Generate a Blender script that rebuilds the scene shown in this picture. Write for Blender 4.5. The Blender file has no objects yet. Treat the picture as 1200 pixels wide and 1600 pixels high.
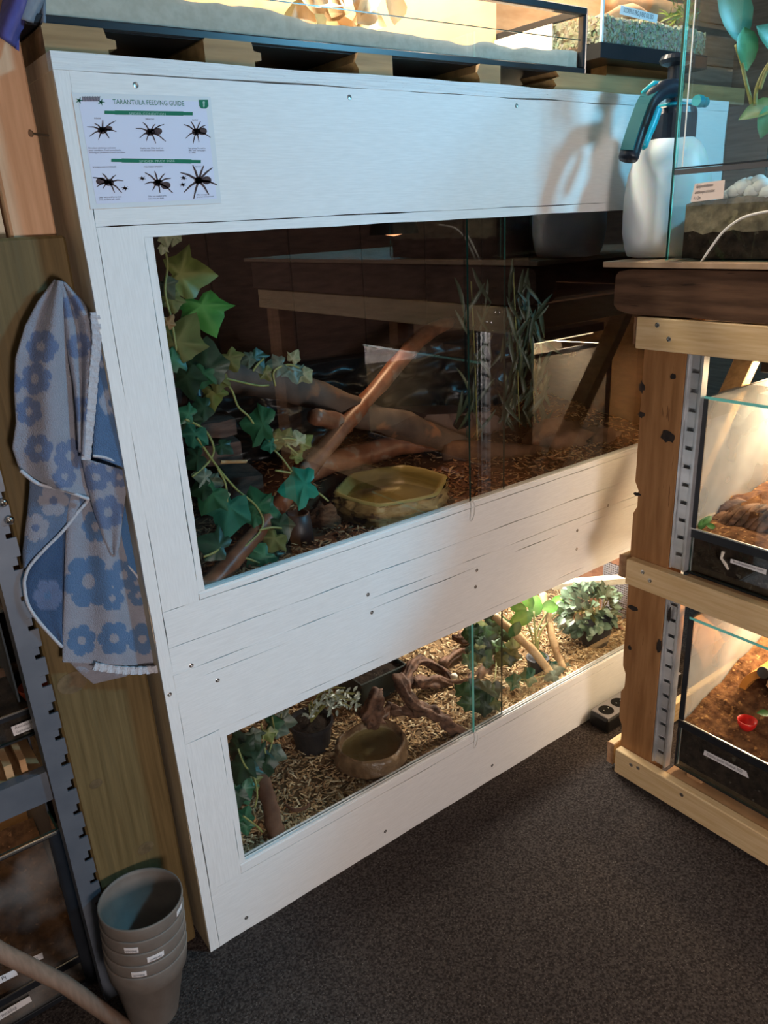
import bpy, bmesh, math, random
from mathutils import Vector, Matrix, noise, Euler
R = random.Random(7)
SC = bpy.context.scene
COL = SC.collection

# ------------------------------------------------------------------ camera
F_PX = 1200.64; CX, CY = 600.0, 800.0
CAM = Vector((-0.35179, -1.16744, 1.37177))
YAW, PITCH, ROLL = 0.627462, 0.361993, -0.0545756
fw = Vector((math.sin(YAW)*math.cos(PITCH), math.cos(YAW)*math.cos(PITCH), -math.sin(PITCH)))
_r = Vector((math.cos(YAW), -math.sin(YAW), 0)); _u = _r.cross(fw)
rt = _r*math.cos(ROLL) + _u*math.sin(ROLL)
up = -_r*math.sin(ROLL) + _u*math.cos(ROLL)
cd = bpy.data.cameras.new('camera'); cam = bpy.data.objects.new('camera', cd); COL.objects.link(cam)
cam.matrix_world = Matrix(((rt.x, up.x, -fw.x, CAM.x), (rt.y, up.y, -fw.y, CAM.y), (rt.z, up.z, -fw.z, CAM.z), (0, 0, 0, 1)))
cd.sensor_fit = 'VERTICAL'; cd.sensor_height = 32.0; cd.lens = F_PX/1600*32.0; cd.clip_start = 0.02
SC.camera = cam

def W(px, py, axis, val):
    """real point seen at a photo pixel, on the plane axis = val (0 x, 1 y, 2 z)"""
    d = fw + rt*((px-CX)/F_PX) - up*((py-CY)/F_PX)
    return CAM + d*((val-CAM[axis])/d[axis])
def drop(px, py, h, z0=2.0):
    """where the line of sight through a pixel meets a height field"""
    d = (fw+rt*((px-CX)/F_PX)-up*((py-CY)/F_PX)); t = .6
    while t < 4:
        p = CAM+d*t
        if p.z <= h(p.x, p.y): return p
        t += .002
    return p
def mpp(p): return (Vector(p)-CAM).dot(fw)/F_PX      # metres per pixel at a point

# ------------------------------------------------------------------ world, lights, exposure
w = bpy.data.worlds.new('world'); SC.world = w; w.use_nodes = True
w.node_tree.nodes['Background'].inputs[0].default_value = (0.55, 0.62, 0.72, 1)
w.node_tree.nodes['Background'].inputs[1].default_value = 0.0
SC.view_settings.view_transform = 'Standard'; SC.view_settings.look = 'None'
SC.view_settings.gamma = 1.0; SC.view_settings.use_curve_mapping = False
SC.view_settings.exposure = 0.0
def area(name, loc, target, sx, sy, power, color, spread=math.pi):
    l = bpy.data.lights.new(name, 'AREA'); l.shape = 'RECTANGLE'; l.size = sx; l.size_y = sy
    l.energy = power; l.color = color; l.spread = spread
    o = bpy.data.objects.new(name, l); COL.objects.link(o)
    o.location = loc; o.rotation_euler = (Vector(target)-Vector(loc)).to_track_quat('-Z', 'Y').to_euler()
    return o
area('overhead_light', (1.75, -1.7, 2.405), (0.6, 0, 1.1), 0.30, 0.30, 72.0, (0.20, 0.65, 1.0))
area('overhead_light', (-1.3, -2.6, 2.30), (0.4, 0.0, 0.9), 0.7, 0.7, 5.0, (1.0, 0.86, 0.76))  # weak warm fill added for ambient light, not a known lamp
area('fill_light', (-0.15, -2.4, 0.8), (0.55, 0.0, 0.5), 0.4, 0.4, 26.0, (1.0, 0.86, 0.82))  # unseen fill added behind the camera to brighten the lower cabinet front
WARM = (1.0, 0.76, 0.50)

# ------------------------------------------------------------------ materials
MATS = {}
def sock(n, *names):
    for k in names:
        if k in n.inputs: return n.inputs[k]
def mk(name, c1, c2=None, scale=20.0, stretch=(1, 1, 1), rough=0.6, bump=0.0, bscale=None, metal=0.0, spec=0.5,
       detail=5.0, lo=0.35, hi=0.65, c3=None, s3=60.0, t3=0.62, rings=None, trans=0.0, coat=0.0, sub=0.0, emit=None, world=False):
    """procedural principled material: two noise-mixed colours, optional speckle c3, bump"""
    m = bpy.data.materials.new(name); m.use_nodes = True; nt = m.node_tree; N = nt.nodes; L = nt.links
    b = N['Principled BSDF']
    b.inputs['Roughness'].default_value = rough; b.inputs['Metallic'].default_value = metal
    b.inputs['Specular IOR Level'].default_value = spec
    if trans: b.inputs['Transmission Weight'].default_value = trans
    if coat: b.inputs['Coat Weight'].default_value = coat
    if sub:
        b.inputs['Subsurface Weight'].default_value = sub; b.inputs['Subsurface Scale'].default_value = 0.01
    if emit:
        b.inputs['Emission Color'].default_value = (*emit[0], 1); b.inputs['Emission Strength'].default_value = emit[1]
    b.inputs['Base Color'].default_value = (*c1, 1)
    if c2 or bump:
        tc = N.new('ShaderNodeTexCoord'); oi = N.new('ShaderNodeObjectInfo')
        off = N.new('ShaderNodeVectorMath'); off.operation = 'SCALE'; off.inputs[0].default_value = (7.3, 5.1, 9.7)
        L.new(oi.outputs['Random'], off.inputs['Scale'])
        mp = N.new('ShaderNodeMapping'); mp.inputs['Scale'].default_value = stretch
        L.new(tc.outputs['Object'], mp.inputs['Vector'])
        ad = N.new('ShaderNodeVectorMath'); L.new(mp.outputs[0], ad.inputs[0]); L.new(off.outputs[0], ad.inputs[1])
        vec = ad.outputs[0] if not world else mp.outputs[0]
        nz = N.new('ShaderNodeTexNoise'); nz.inputs['Scale'].default_value = scale; nz.inputs['Detail'].default_value = detail
        L.new(vec, nz.inputs['Vector'])
        fac = nz.outputs[0]
        if rings:
            wv = N.new('ShaderNodeTexWave'); wv.wave_type = 'BANDS'; wv.bands_direction = rings[0]
            wv.inputs['Scale'].default_value = rings[1]; wv.inputs['Distortion'].default_value = rings[2]
            wv.inputs['Detail'].default_value = 3; wv.inputs['Detail Scale'].default_value = 0.8
            L.new(vec, wv.inputs['Vector'])
            mm = N.new('ShaderNodeMix'); mm.inputs[0].default_value = rings[3]
            L.new(nz.outputs[0], mm.inputs[2]); L.new(wv.outputs['Fac'] if 'Fac' in wv.outputs else wv.outputs[1], mm.inputs[3]); fac = mm.outputs[0]
        if c2:
            cr = N.new('ShaderNodeValToRGB'); cr.color_ramp.elements[0].position = lo; cr.color_ramp.elements[1].position = hi
            cr.color_ramp.elements[0].color = (*c1, 1); cr.color_ramp.elements[1].color = (*c2, 1)
            L.new(fac, cr.inputs[0]); outc = cr.outputs[0]
            if c3:
                n3 = N.new('ShaderNodeTexNoise'); n3.inputs['Scale'].default_value = s3; n3.inputs['Detail'].default_value = 3
                L.new(vec, n3.inputs['Vector'])
                c = N.new('ShaderNodeValToRGB'); c.color_ramp.elements[0].position = t3; c.color_ramp.elements[1].position = t3+.05
                L.new(n3.outputs[0], c.inputs[0])
                mx = N.new('ShaderNodeMix'); mx.data_type = 'RGBA'; L.new(c.outputs[0], mx.inputs[0]); L.new(outc, mx.inputs[6])
                mx.inputs[7].default_value = (*c3, 1); outc = mx.outputs[2]
            L.new(outc, b.inputs['Base Color'])
        if bump:
            if bscale:
                nb = N.new('ShaderNodeTexNoise'); nb.inputs['Scale'].default_value = bscale; nb.inputs['Detail'].default_value = 4
                L.new(vec, nb.inputs['Vector']); h = nb.outputs[0]
            else: h = fac
            bp = N.new('ShaderNodeBump'); bp.inputs['Strength'].default_value = bump; bp.inputs['Distance'].default_value = 0.004
            L.new(h, bp.inputs['Height']); L.new(bp.outputs[0], b.inputs['Normal'])
    MATS[name] = m; return m
def mkattr(name, rough=0.8, bump=0.0, bscale=400, sheen=0.0, spec=0.3, trans=0.0):
    """base colour from the mesh's own colour attribute 'tint'"""
    m = bpy.data.materials.new(name); m.use_nodes = True; nt = m.node_tree; b = nt.nodes['Principled BSDF']
    a = nt.nodes.new('ShaderNodeAttribute'); a.attribute_name = 'tint'; nt.links.new(a.outputs['Color'], b.inputs['Base Color'])
    b.inputs['Roughness'].default_value = rough; b.inputs['Specular IOR Level'].default_value = spec
    if sheen: b.inputs['Sheen Weight'].default_value = sheen
    if bump:
        tc = nt.nodes.new('ShaderNodeTexCoord'); nb = nt.nodes.new('ShaderNodeTexNoise'); nb.inputs['Scale'].default_value = bscale
        nt.links.new(tc.outputs['Object'], nb.inputs['Vector'])
        bp = nt.nodes.new('ShaderNodeBump'); bp.inputs['Strength'].default_value = bump; bp.inputs['Distance'].default_value = 0.003
        nt.links.new(nb.outputs[0], bp.inputs['Height']); nt.links.new(bp.outputs[0], b.inputs['Normal'])
    MATS[name] = m; return m
def mkglass(name, tint=(0.97, 0.99, 0.98), refl=1.6, haze=0.0, haze0=0.0):
    """thin sheet glass: what passes straight through plus what its surface mirrors"""
    m = bpy.data.materials.new(name); m.use_nodes = True; nt = m.node_tree; N = nt.nodes; L = nt.links
    N.remove(N['Principled BSDF']); out = N['Material Output']
    t = N.new('ShaderNodeBsdfTransparent'); t.inputs[0].default_value = (*tint, 1)
    g = N.new('ShaderNodeBsdfGlossy'); g.inputs['Roughness'].default_value = 0.0; g.inputs[0].default_value = (1, 1, 1, 1)
    fr = N.new('ShaderNodeFresnel'); fr.inputs[0].default_value = 1.52
    mu = N.new('ShaderNodeMath'); mu.operation = 'MULTIPLY'; mu.inputs[1].default_value = refl
    ge = N.new('ShaderNodeNewGeometry'); inv = N.new('ShaderNodeMath'); inv.operation = 'SUBTRACT'; inv.inputs[0].default_value = 1.0; L.new(ge.outputs['Backfacing'], inv.inputs[1])
    m0 = N.new('ShaderNodeMath'); m0.operation = 'MULTIPLY'; L.new(fr.outputs[0], m0.inputs[0]); L.new(inv.outputs[0], m0.inputs[1]); L.new(m0.outputs[0], mu.inputs[0])   # the sheet mirrors once, on the face first met
    mx = N.new('ShaderNodeMixShader'); L.new(mu.outputs[0], mx.inputs[0]); L.new(t.outputs[0], mx.inputs[1]); L.new(g.outputs[0], mx.inputs[2])
    last = mx.outputs[0]
    if haze:
        d = N.new('ShaderNodeBsdfDiffuse'); d.inputs[0].default_value = (0.8, 0.8, 0.78, 1)
        tc = N.new('ShaderNodeTexCoord'); nz = N.new('ShaderNodeTexNoise'); nz.inputs['Scale'].default_value = 9; L.new(tc.outputs['Object'], nz.inputs['Vector'])
        mr = N.new('ShaderNodeMapRange'); mr.inputs[1].default_value = .4; mr.inputs[2].default_value = .75; mr.inputs[3].default_value = haze0; mr.inputs[4].default_value = haze; L.new(nz.outputs[0], mr.inputs[0])
        m2 = N.new('ShaderNodeMixShader'); L.new(mr.outputs[0], m2.inputs[0]); L.new(last, m2.inputs[1]); L.new(d.outputs[0], m2.inputs[2]); last = m2.outputs[0]
    L.new(last, out.inputs[0]); MATS[name] = m; return m

mk('white_paint', (0.74, 0.74, 0.72), (0.80, 0.80, 0.78), 30, (1, 4, 14), 0.45, 0.035, spec=0.35)
mk('white_paint_v', (0.74, 0.74, 0.72), (0.80, 0.80, 0.78), 30, (14, 4, 1), 0.45, 0.035, spec=0.35)
mk('white_ply', (0.68, 0.70, 0.70), (0.78, 0.80, 0.79), 14, (1, 8, 30), 0.5, 0.35, spec=0.35, c3=(0.10, 0.09, 0.08), s3=55, t3=0.70)
mk('crack', (0.05, 0.045, 0.04), rough=0.9, spec=0.1)
mk('side_cream', (0.60, 0.48, 0.31), (0.70, 0.58, 0.40), 12, (10, 10, 1), 0.6, 0.1)
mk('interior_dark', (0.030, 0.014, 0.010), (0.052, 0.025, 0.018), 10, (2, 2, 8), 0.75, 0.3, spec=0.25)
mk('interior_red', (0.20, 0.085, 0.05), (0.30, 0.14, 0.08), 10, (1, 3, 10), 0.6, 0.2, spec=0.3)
mk('carpet', (0.028, 0.022, 0.020), (0.080, 0.065, 0.058), 190, (1, 1, 1), 0.95, 0.9, 260, spec=0.08, detail=6, lo=.40, hi=.64, c3=(0.16, 0.135, 0.12), s3=330, t3=0.64)
mk('wall_wood', (0.22, 0.155, 0.115), (0.32, 0.235, 0.18), 7, (1, 1, 12), 0.7, 0.2, spec=0.2)
mk('ceiling_paint', (0.42, 0.40, 0.37), (0.46, 0.44, 0.41), 4, rough=0.9)
mk('stud_pink', (0.60, 0.36, 0.21), (0.70, 0.44, 0.27), 9, (12, 12, 1), 0.7, 0.1, spec=0.2)
mk('pale_paint', (0.72, 0.68, 0.52), (0.78, 0.74, 0.58), 9, rough=0.7)
mk('treated_board', (0.095, 0.064, 0.023), (0.17, 0.117, 0.048), 9, (14, 14, .55), 0.65, 0.12, spec=0.25, lo=.30, hi=.72, c3=(0.12, 0.085, 0.035), s3=2.5, t3=0.60)
mk('knot', (0.085, 0.055, 0.022), (0.15, 0.10, 0.045), 60, (1, 1, 1), 0.6, 0.2)
mk('pine', (0.62, 0.42, 0.20), (0.74, 0.55, 0.31), 11, (16, 1, 16), 0.55, 0.10, spec=0.3, lo=.3, hi=.7)
mk('pine_x', (0.60, 0.40, 0.19), (0.72, 0.53, 0.30), 9, (1, 14, 14), 0.55, 0.12, spec=0.3)
mk('end_grain', (0.40, 0.20, 0.10), (0.58, 0.36, 0.20), 70, (1, 1, 1), 0.8, 0.4)
mk('old_beam', (0.070, 0.036, 0.019), (0.140, 0.074, 0.041), 10, (7, .7, 7), 0.72, 0.4, spec=0.25, c3=(0.035, 0.018, 0.01), s3=16, t3=0.66)
mk('post_wood', (0.25, 0.115, 0.04), (0.38, 0.19, 0.075), 6, (9, 9, 1), 0.65, 0.25, spec=0.25, c3=(0.16, 0.07, 0.025), s3=12, t3=0.68)
mk('bark_black', (0.012, 0.008, 0.006), (0.03, 0.02, 0.014), 80, rough=0.9, bump=0.6)
mk('plank_brown', (0.24, 0.145, 0.062), (0.36, 0.225, 0.10), 6, (1, 10, 12), 0.6, 0.25, spec=0.3)
mk('hardboard', (0.36, 0.24, 0.14), (0.44, 0.30, 0.19), 30, rough=0.7, bump=0.1)
mk('ply_warm', (0.42, 0.23, 0.10), (0.52, 0.30, 0.14), 8, (3, 3, 8), 0.6, 0.15)
mk('galvanised', (0.62, 0.64, 0.65), (0.80, 0.81, 0.82), 14, (1, 1, 2), 0.34, 0.05, metal=0.75)
mk('blue_steel', (0.10, 0.115, 0.14), (0.125, 0.14, 0.165), 20, rough=0.45, metal=0.3)
mk('black_plastic', (0.010, 0.010, 0.011), rough=0.35, spec=0.5)
mk('black_frame', (0.012, 0.014, 0.018), (0.016, 0.018, 0.022), 30, rough=0.3, spec=0.5)
mk('silver', (0.75, 0.74, 0.70), rough=0.25, metal=1.0)
mk('chrome', (0.85, 0.85, 0.85), rough=0.12, metal=1.0)
mk('steel_nail', (0.35, 0.33, 0.31), rough=0.35, metal=1.0)
mk('silicone', (0.62, 0.74, 0.72), rough=0.35, spec=0.5)
mkglass('glass'); mkglass('glass_hazy', (0.95, 0.97, 0.96), 1.5, 0.35); mkglass('glass_dusty', (0.92, 0.90, 0.84), 1.2, 0.42, 0.25); mkglass('glass_faint', (0.93, 0.93, 0.90), 1.4, 0.10)
mkglass('glass_door', (0.95, 0.965, 0.965), 1.7)
mk('glass_edge_lit', (0.20, 0.82, 0.72), (0.25, 0.88, 0.78), 20, rough=0.15, spec=0.6, coat=0.4)  # brighter base colour paints in the light carried to the pane edge
mk('glass_edge_dark', (0.008, 0.036, 0.030), (0.012, 0.05, 0.042), 20, rough=0.15, spec=0.6)  # darker copy for edges without that painted glow
mkattr('towel_cloth', 0.95, 0.9, 520, sheen=0.25, spec=0.05)
mk('towel_hem', (0.42, 0.43, 0.47), (0.50, 0.51, 0.55), 200, rough=0.95, bump=0.6, spec=0.05)
mkattr('leaf_tint', 0.38, 0.1, 60, spec=0.45)
mk('vine_stem', (0.20, 0.21, 0.06), (0.30, 0.29, 0.09), 60, rough=0.5)
mk('grey_pot', (0.150, 0.125, 0.105), (0.175, 0.148, 0.125), 40, rough=0.55, bump=0.05, spec=0.3)
mk('label_paper', (0.72, 0.70, 0.70), rough=0.7, spec=0.2)
mk('label_pink', (0.72, 0.62, 0.57), rough=0.7, spec=0.2)
mk('ink', (0.03, 0.03, 0.035), rough=0.7, spec=0.2)
mk('ink_navy', (0.05, 0.055, 0.10), rough=0.7, spec=0.2)
mk('ink_green', (0.015, 0.16, 0.085), rough=0.6, spec=0.2)
mk('ink_pale', (0.35, 0.52, 0.44), rough=0.6, spec=0.2)
mk('ink_spider', (0.045, 0.025, 0.028), (0.09, 0.055, 0.05), 300, rough=0.7, spec=0.2)
mk('poster_paper', (0.66, 0.68, 0.80), rough=0.5, spec=0.3)
mk('laminate', (0.70, 0.74, 0.76), rough=0.18, spec=0.5)
mk('broom_wood', (0.20, 0.13, 0.09), (0.26, 0.17, 0.12), 20, (8, 8, 1), 0.5)
mk('branch_grey', (0.055, 0.042, 0.036), (0.12, 0.085, 0.066), 14, (1, 1, 1), 0.7, 0.5, spec=0.25, c3=(0.23, 0.11, 0.06), s3=9, t3=0.60)
mk('branch_red', (0.13, 0.045, 0.022), (0.27, 0.11, 0.055), 22, (1, 1, 1), 0.42, 0.5, spec=0.4, c3=(0.24, 0.16, 0.115), s3=18, t3=0.60)
mk('log_brown', (0.085, 0.04, 0.024), (0.16, 0.085, 0.052), 18, rough=0.85, bump=0.7, spec=0.15)
mk('bark_slab', (0.07, 0.036, 0.026), (0.13, 0.07, 0.05), 18, (1, 2, 6), 0.85, 0.7, spec=0.15)
mk('driftwood', (0.035, 0.016, 0.010), (0.22, 0.115, 0.07), 34, (1, 1, 2), 0.7, 0.9, spec=0.25)
mk('stick_tan', (0.40, 0.23, 0.10), (0.60, 0.40, 0.20), 18, (1, 1, 2), 0.5, 0.4, c3=(0.24, 0.10, 0.03), s3=12, t3=0.60)
mk('batten_pale', (0.74, 0.62, 0.46), (0.82, 0.72, 0.57), 12, (2, 10, 10), 0.6, 0.2)
mk('dish_stone', (0.20, 0.125, 0.045), (0.40, 0.28, 0.11), 24, (1, 1, 2.5), 0.5, 1.0, 40, spec=0.4, c3=(0.07, 0.035, 0.014), s3=26, t3=0.57)
mk('dish_inner', (0.30, 0.24, 0.075), (0.36, 0.28, 0.09), 8, rough=0.35, spec=0.4)
mk('bowl_stone', (0.11, 0.062, 0.030), (0.27, 0.17, 0.088), 22, rough=0.36, bump=1.0, bscale=48, spec=0.5, c3=(0.34, 0.23, 0.13), s3=30, t3=0.62)
mk('bowl_inner', (0.27, 0.20, 0.105), (0.34, 0.26, 0.14), 14, rough=0.5)
mkglass('water', (0.80, 0.80, 0.66), 1.0)
mk('soil_brown', (0.07, 0.030, 0.014), (0.17, 0.08, 0.036), 60, rough=0.95, bump=1.0, bscale=90, spec=0.1, c3=(0.36, 0.20, 0.09), s3=80, t3=0.62)
mk('soil_dim', (0.035, 0.019, 0.011), (0.075, 0.040, 0.022), 60, rough=0.95, bump=1.0, bscale=90, spec=0.1, c3=(0.12, 0.065, 0.035), s3=90, t3=0.64)
mk('socket_black', (0.004, 0.004, 0.004), rough=0.55, spec=0.15)
mk('soil_orange', (0.075, 0.030, 0.013), (0.19, 0.088, 0.036), 60, rough=0.95, bump=1.0, bscale=90, spec=0.1, c3=(0.36, 0.19, 0.07), s3=80, t3=0.62)
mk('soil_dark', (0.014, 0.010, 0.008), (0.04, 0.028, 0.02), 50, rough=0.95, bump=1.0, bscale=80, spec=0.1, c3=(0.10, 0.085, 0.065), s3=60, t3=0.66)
mk('soil_grey', (0.14, 0.12, 0.085), (0.30, 0.25, 0.17), 45, rough=0.95, bump=1.0, bscale=70, spec=0.1, c3=(0.30, 0.26, 0.17), s3=40, t3=0.6)
mkattr('chip_tint', 0.8, spec=0.2)
mk('substrate_base', (0.16, 0.10, 0.055), (0.26, 0.17, 0.095), 120, rough=0.95, bump=0.8, spec=0.1)
mk('substrate_base_red', (0.09, 0.04, 0.02), (0.20, 0.10, 0.052), 120, rough=0.95, bump=0.8, spec=0.1)
mk('black_rock', (0.006, 0.006, 0.007), (0.014, 0.013, 0.013), 12, rough=0.32, bump=0.6, bscale=18, spec=0.4)
mk('coir', (0.075, 0.035, 0.018), (0.16, 0.08, 0.042), 50, (1, 1, 4), 0.95, 1.0, spec=0.1)
mk('hide_plastic', (0.13, 0.085, 0.075), (0.17, 0.11, 0.095), 8, rough=0.35, spec=0.4)
mk('mound', (0.12, 0.062, 0.04), (0.21, 0.12, 0.08), 16, rough=0.9, bump=0.9, bscale=30, spec=0.15)
mk('planter_green', (0.02, 0.032, 0.028), (0.03, 0.045, 0.04), 20, rough=0.4)
mk('pot_black', (0.016, 0.016, 0.018), rough=0.45)
mk('quartz', (0.75, 0.66, 0.52), (0.85, 0.78, 0.66), 30, rough=0.5)
mk('mesh_wire', (0.02, 0.022, 0.026), rough=0.5)
mk('sand_pale', (0.46, 0.42, 0.36), (0.53, 0.49, 0.43), 90, rough=0.9, bump=0.15, spec=0.15)
mk('tank_end', (0.78, 0.66, 0.50), (0.84, 0.73, 0.58), 5, rough=0.7)
mk('tank_back', (0.70, 0.42, 0.20), (0.80, 0.52, 0.28), 3, rough=0.8)
mk('dry_leaf', (0.50, 0.33, 0.17), (0.60, 0.42, 0.24), 30, rough=0.8, bump=0.3)
mk('cork_orange', (0.42, 0.20, 0.09), (0.62, 0.34, 0.18), 10, (1, 1, 3), 0.85, 0.7)
mk('purple_cloth', (0.055, 0.05, 0.19), (0.085, 0.075, 0.26), 40, rough=0.9, bump=0.3)
mk('grey_cloth', (0.16, 0.17, 0.20), (0.22, 0.23, 0.26), 40, rough=0.9, bump=0.3)
mk('milky_plastic', (0.80, 0.84, 0.84), (0.84, 0.87, 0.87), 6, rough=0.38, spec=0.4, sub=0.25)
mk('cyan_plastic', (0.005, 0.36, 0.46), rough=0.35, spec=0.5)
mk('teal_plastic', (0.003, 0.105, 0.13), rough=0.62, spec=0.25)
mk('navy_plastic', (0.010, 0.017, 0.030), rough=0.34, spec=0.5)
mk('pebble_white', (0.66, 0.66, 0.62), (0.78, 0.78, 0.74), 12, rough=0.6)
mk('tube_white', (0.74, 0.74, 0.70), rough=0.4)
mk('red_plastic', (0.70, 0.012, 0.010), rough=0.30, spec=0.5)
mk('orange_bowl', (0.42, 0.06, 0.025), rough=0.40, spec=0.5)
mk('orange_hide', (0.62, 0.22, 0.030), (0.72, 0.29, 0.05), 14, rough=0.5)
mk('grey_disc', (0.07, 0.075, 0.085), rough=0.6)
mk('strip_grey', (0.24, 0.23, 0.24), rough=0.4)
mk('cork_white', (0.60, 0.54, 0.44), (0.72, 0.66, 0.56), 12, rough=0.85, bump=0.5)
mk('panel_grey', (0.42, 0.34, 0.26), (0.50, 0.42, 0.33), 6, rough=0.75)
mk('led_warm', (1, 0.8, 0.5), emit=((1.0, 0.80, 0.52), 10.0))
mk('led_white', (1, 1, 1), emit=((1.0, 0.95, 0.86), 25.0))

# ------------------------------------------------------------------ mesh builder
WT = {}          # world translation of every object made here
class B:
    def __init__(self): self.bm = bmesh.new(); self.mi = 0; self.tint = None; self.tl = None
    def _f(self, vs, mi=None):
        try: f = self.bm.faces.new(vs)
        except ValueError: return None
        f.material_index = self.mi if mi is None else mi
        if self.tl is not None:
            for l in f.loops: l[self.tl] = (*self.tint, 1)
        return f
    def usetint(self):
        self.tl = self.bm.loops.layers.float_color.new('tint'); return self
    def hexa(self, p, mi=None):
        v = [self.bm.verts.new(q) for q in p]
        fs = [self._f([v[i] for i in q], mi) for q in ((0, 3, 2, 1), (4, 5, 6, 7), (0, 1, 5, 4), (1, 2, 6, 5), (2, 3, 7, 6), (3, 0, 4, 7))]
        return v, [f for f in fs if f]
    def box(self, x0, x1, y0, y1, z0, z1, bev=0.0, mi=None, seg=1):
        v, fs = self.hexa([(x0, y0, z0), (x1, y0, z0), (x1, y1, z0), (x0, y1, z0), (x0, y0, z1), (x1, y0, z1), (x1, y1, z1), (x0, y1, z1)], mi)
        if bev: 
            es = list({e for f in fs for e in f.edges})
            bmesh.ops.bevel(self.bm, geom=es, offset=bev, segments=seg, affect='EDGES', profile=0.5)
        return self
    def beam(self, a, b, w, h, upv=(0, 0, 1), bev=0.0, mi=None):
        a, b = Vector(a), Vector(b); d = (b-a).normalized(); s = d.cross(Vector(upv)).normalized(); u = s.cross(d)
        s = s*w/2; u = u*h/2
        v, fs = self.hexa([a-s-u, a+s-u, b+s-u, b-s-u, a-s+u, a+s+u, b+s+u, b-s+u], mi)
        if bev: bmesh.ops.bevel(self.bm, geom=list({e for f in fs for e in f.edges}), offset=bev, segments=1, affect='EDGES')
        return self
    def tube(self, pts, rad, n=8, jit=0.0, seed=0, flat=1.0, closed=True, mi=None, ridge=0.0):
        pts = [Vector(p) for p in pts]; k = len(pts)
        rads = rad if isinstance(rad, (list, tuple)) else [rad]*k
        prev = None; rings = []
        for i, p in enumerate(pts):
            t = (pts[min(i+1, k-1)]-pts[max(i-1, 0)]).normalized()
            if prev is None:
                ref = Vector((0, 0, 1)) if abs(t.z) < .9 else Vector((1, 0, 0)); s = t.cross(ref).normalized()
            else:
                s = (prev - t*prev.dot(t)).normalized()
            prev = s; u = t.cross(s); ring = []
            for j in range(n):
                a = 2*math.pi*j/n; r = rads[i]
                if jit: r *= 1+jit*noise.noise(Vector((p.x*17+seed+math.cos(a)*1.3, p.y*17+math.sin(a)*1.3, p.z*17+i*.35)))
                if ridge: r *= 1+ridge*math.sin(4*a+i*.22+seed)+ridge*.6*math.sin(7*a-i*.15)
                ring.append(self.bm.verts.new(p + s*math.cos(a)*r + u*math.sin(a)*r*flat))
            rings.append(ring)
        for i in range(k-1):
            for j in range(n): self._f([rings[i][j], rings[i][(j+1) % n], rings[i+1][(j+1) % n], rings[i+1][j]], mi)
        if closed: self._f(rings[0][::-1], mi); self._f(rings[-1], mi)
        return self
    def lathe(self, c, prof, n=32, fn=None, mi=None, axis=None, cap0=True, cap1=False):
        c = Vector(c); M = Matrix.Identity(3) if axis is None else Vector((0, 0, 1)).rotation_difference(Vector(axis)).to_matrix()
        rings = []
        for (r, z) in prof:
            ring = []
            for j in range(n):
                a = 2*math.pi*j/n; rr = r*(fn(a, z, r) if fn else 1.0)
                ring.append(self.bm.verts.new(c + M @ Vector((math.cos(a)*rr, math.sin(a)*rr, z))))
            rings.append(ring)
        for i in range(len(rings)-1):
            for j in range(n): self._f([rings[i][j], rings[i][(j+1) % n], rings[i+1][(j+1) % n], rings[i+1][j]], mi)
        if cap0: self._f(rings[0][::-1], mi)
        if cap1: self._f(rings[-1], mi)
        return self
    def prism(self, pts, ext, mi=None):
        a = [self.bm.verts.new(p) for p in pts]; e = Vector(ext); b = [self.bm.verts.new(Vector(p)+e) for p in pts]; n = len(a)
        self._f(a[::-1], mi); self._f(b, mi)
        for i in range(n): self._f([a[i], a[(i+1) % n], b[(i+1) % n], b[i]], mi)
        return self
    def grid(self, fn, nu, nv, col=None, mi=None):
        g = [[self.bm.verts.new(fn(i/nu, j/nv)) for i in range(nu+1)] for j in range(nv+1)]
        for j in range(nv):
            for i in range(nu):
                f = self._f([g[j][i], g[j][i+1], g[j+1][i+1], g[j+1][i]], mi)
                if f and col:
                    for l, (a, b) in zip(f.loops, ((i, j), (i+1, j), (i+1, j+1), (i, j+1))): l[self.tl] = (*col(a/nu, b/nv), 1)
        return g
    def blob(self, c, rx, ry, rz, amp=0.2, fr=3.0, seed=0, sub=3, mi=None):
        r = bmesh.ops.create_icosphere(self.bm, subdivisions=sub, radius=1.0); c = Vector(c)
        for v in r['verts']:
            k = 1+amp*noise.noise(v.co*fr+Vector((seed, seed*1.7, 0)))
            v.co = Vector((v.co.x*rx*k, v.co.y*ry*k, v.co.z*rz*k))+c
        for f in {f for v in r['verts'] for f in v.link_faces}:
            f.material_index = self.mi if mi is None else mi
            if self.tl is not None:
                for l in f.loops: l[self.tl] = (*self.tint, 1)
        return self
    def build(self, name, mats, parent=None, smooth=False, base=None, recalc=True, free=False):
        if recalc: bmesh.ops.recalc_face_normals(self.bm, faces=self.bm.faces[:])
        if not isinstance(mats, (list, tuple)): mats = [mats]
        vs = self.bm.verts
        if base is None:
            lo = Vector([min(v.co[i] for v in vs) for i in range(3)]); hi = Vector([max(v.co[i] for v in vs) for i in range(3)])
            base = Vector(((lo.x+hi.x)/2, (lo.y+hi.y)/2, lo.z))
        base = Vector(base)
        bmesh.ops.translate(self.bm, verts=vs[:], vec=-base)
        me = bpy.data.meshes.new(name); self.bm.to_mesh(me); self.bm.free()
        for m in mats: me.materials.append(MATS[m] if isinstance(m, str) else m)
        if smooth: me.shade_smooth()
        o = bpy.data.objects.new(name, me); COL.objects.link(o); place(o, base, parent); return o
def place(o, base, parent=None):
    o.location = base; WT[o] = Vector(base)
    if parent is not None:
        o.parent = parent; o.matrix_parent_inverse = Matrix.Translation(-WT[parent])
def tag(o, label=None, cat=None, group=None, kind=None):
    if label: o['label'] = label
    if cat: o['category'] = cat
    if group: o['group'] = group
    if kind: o['kind'] = kind
    return o
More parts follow.
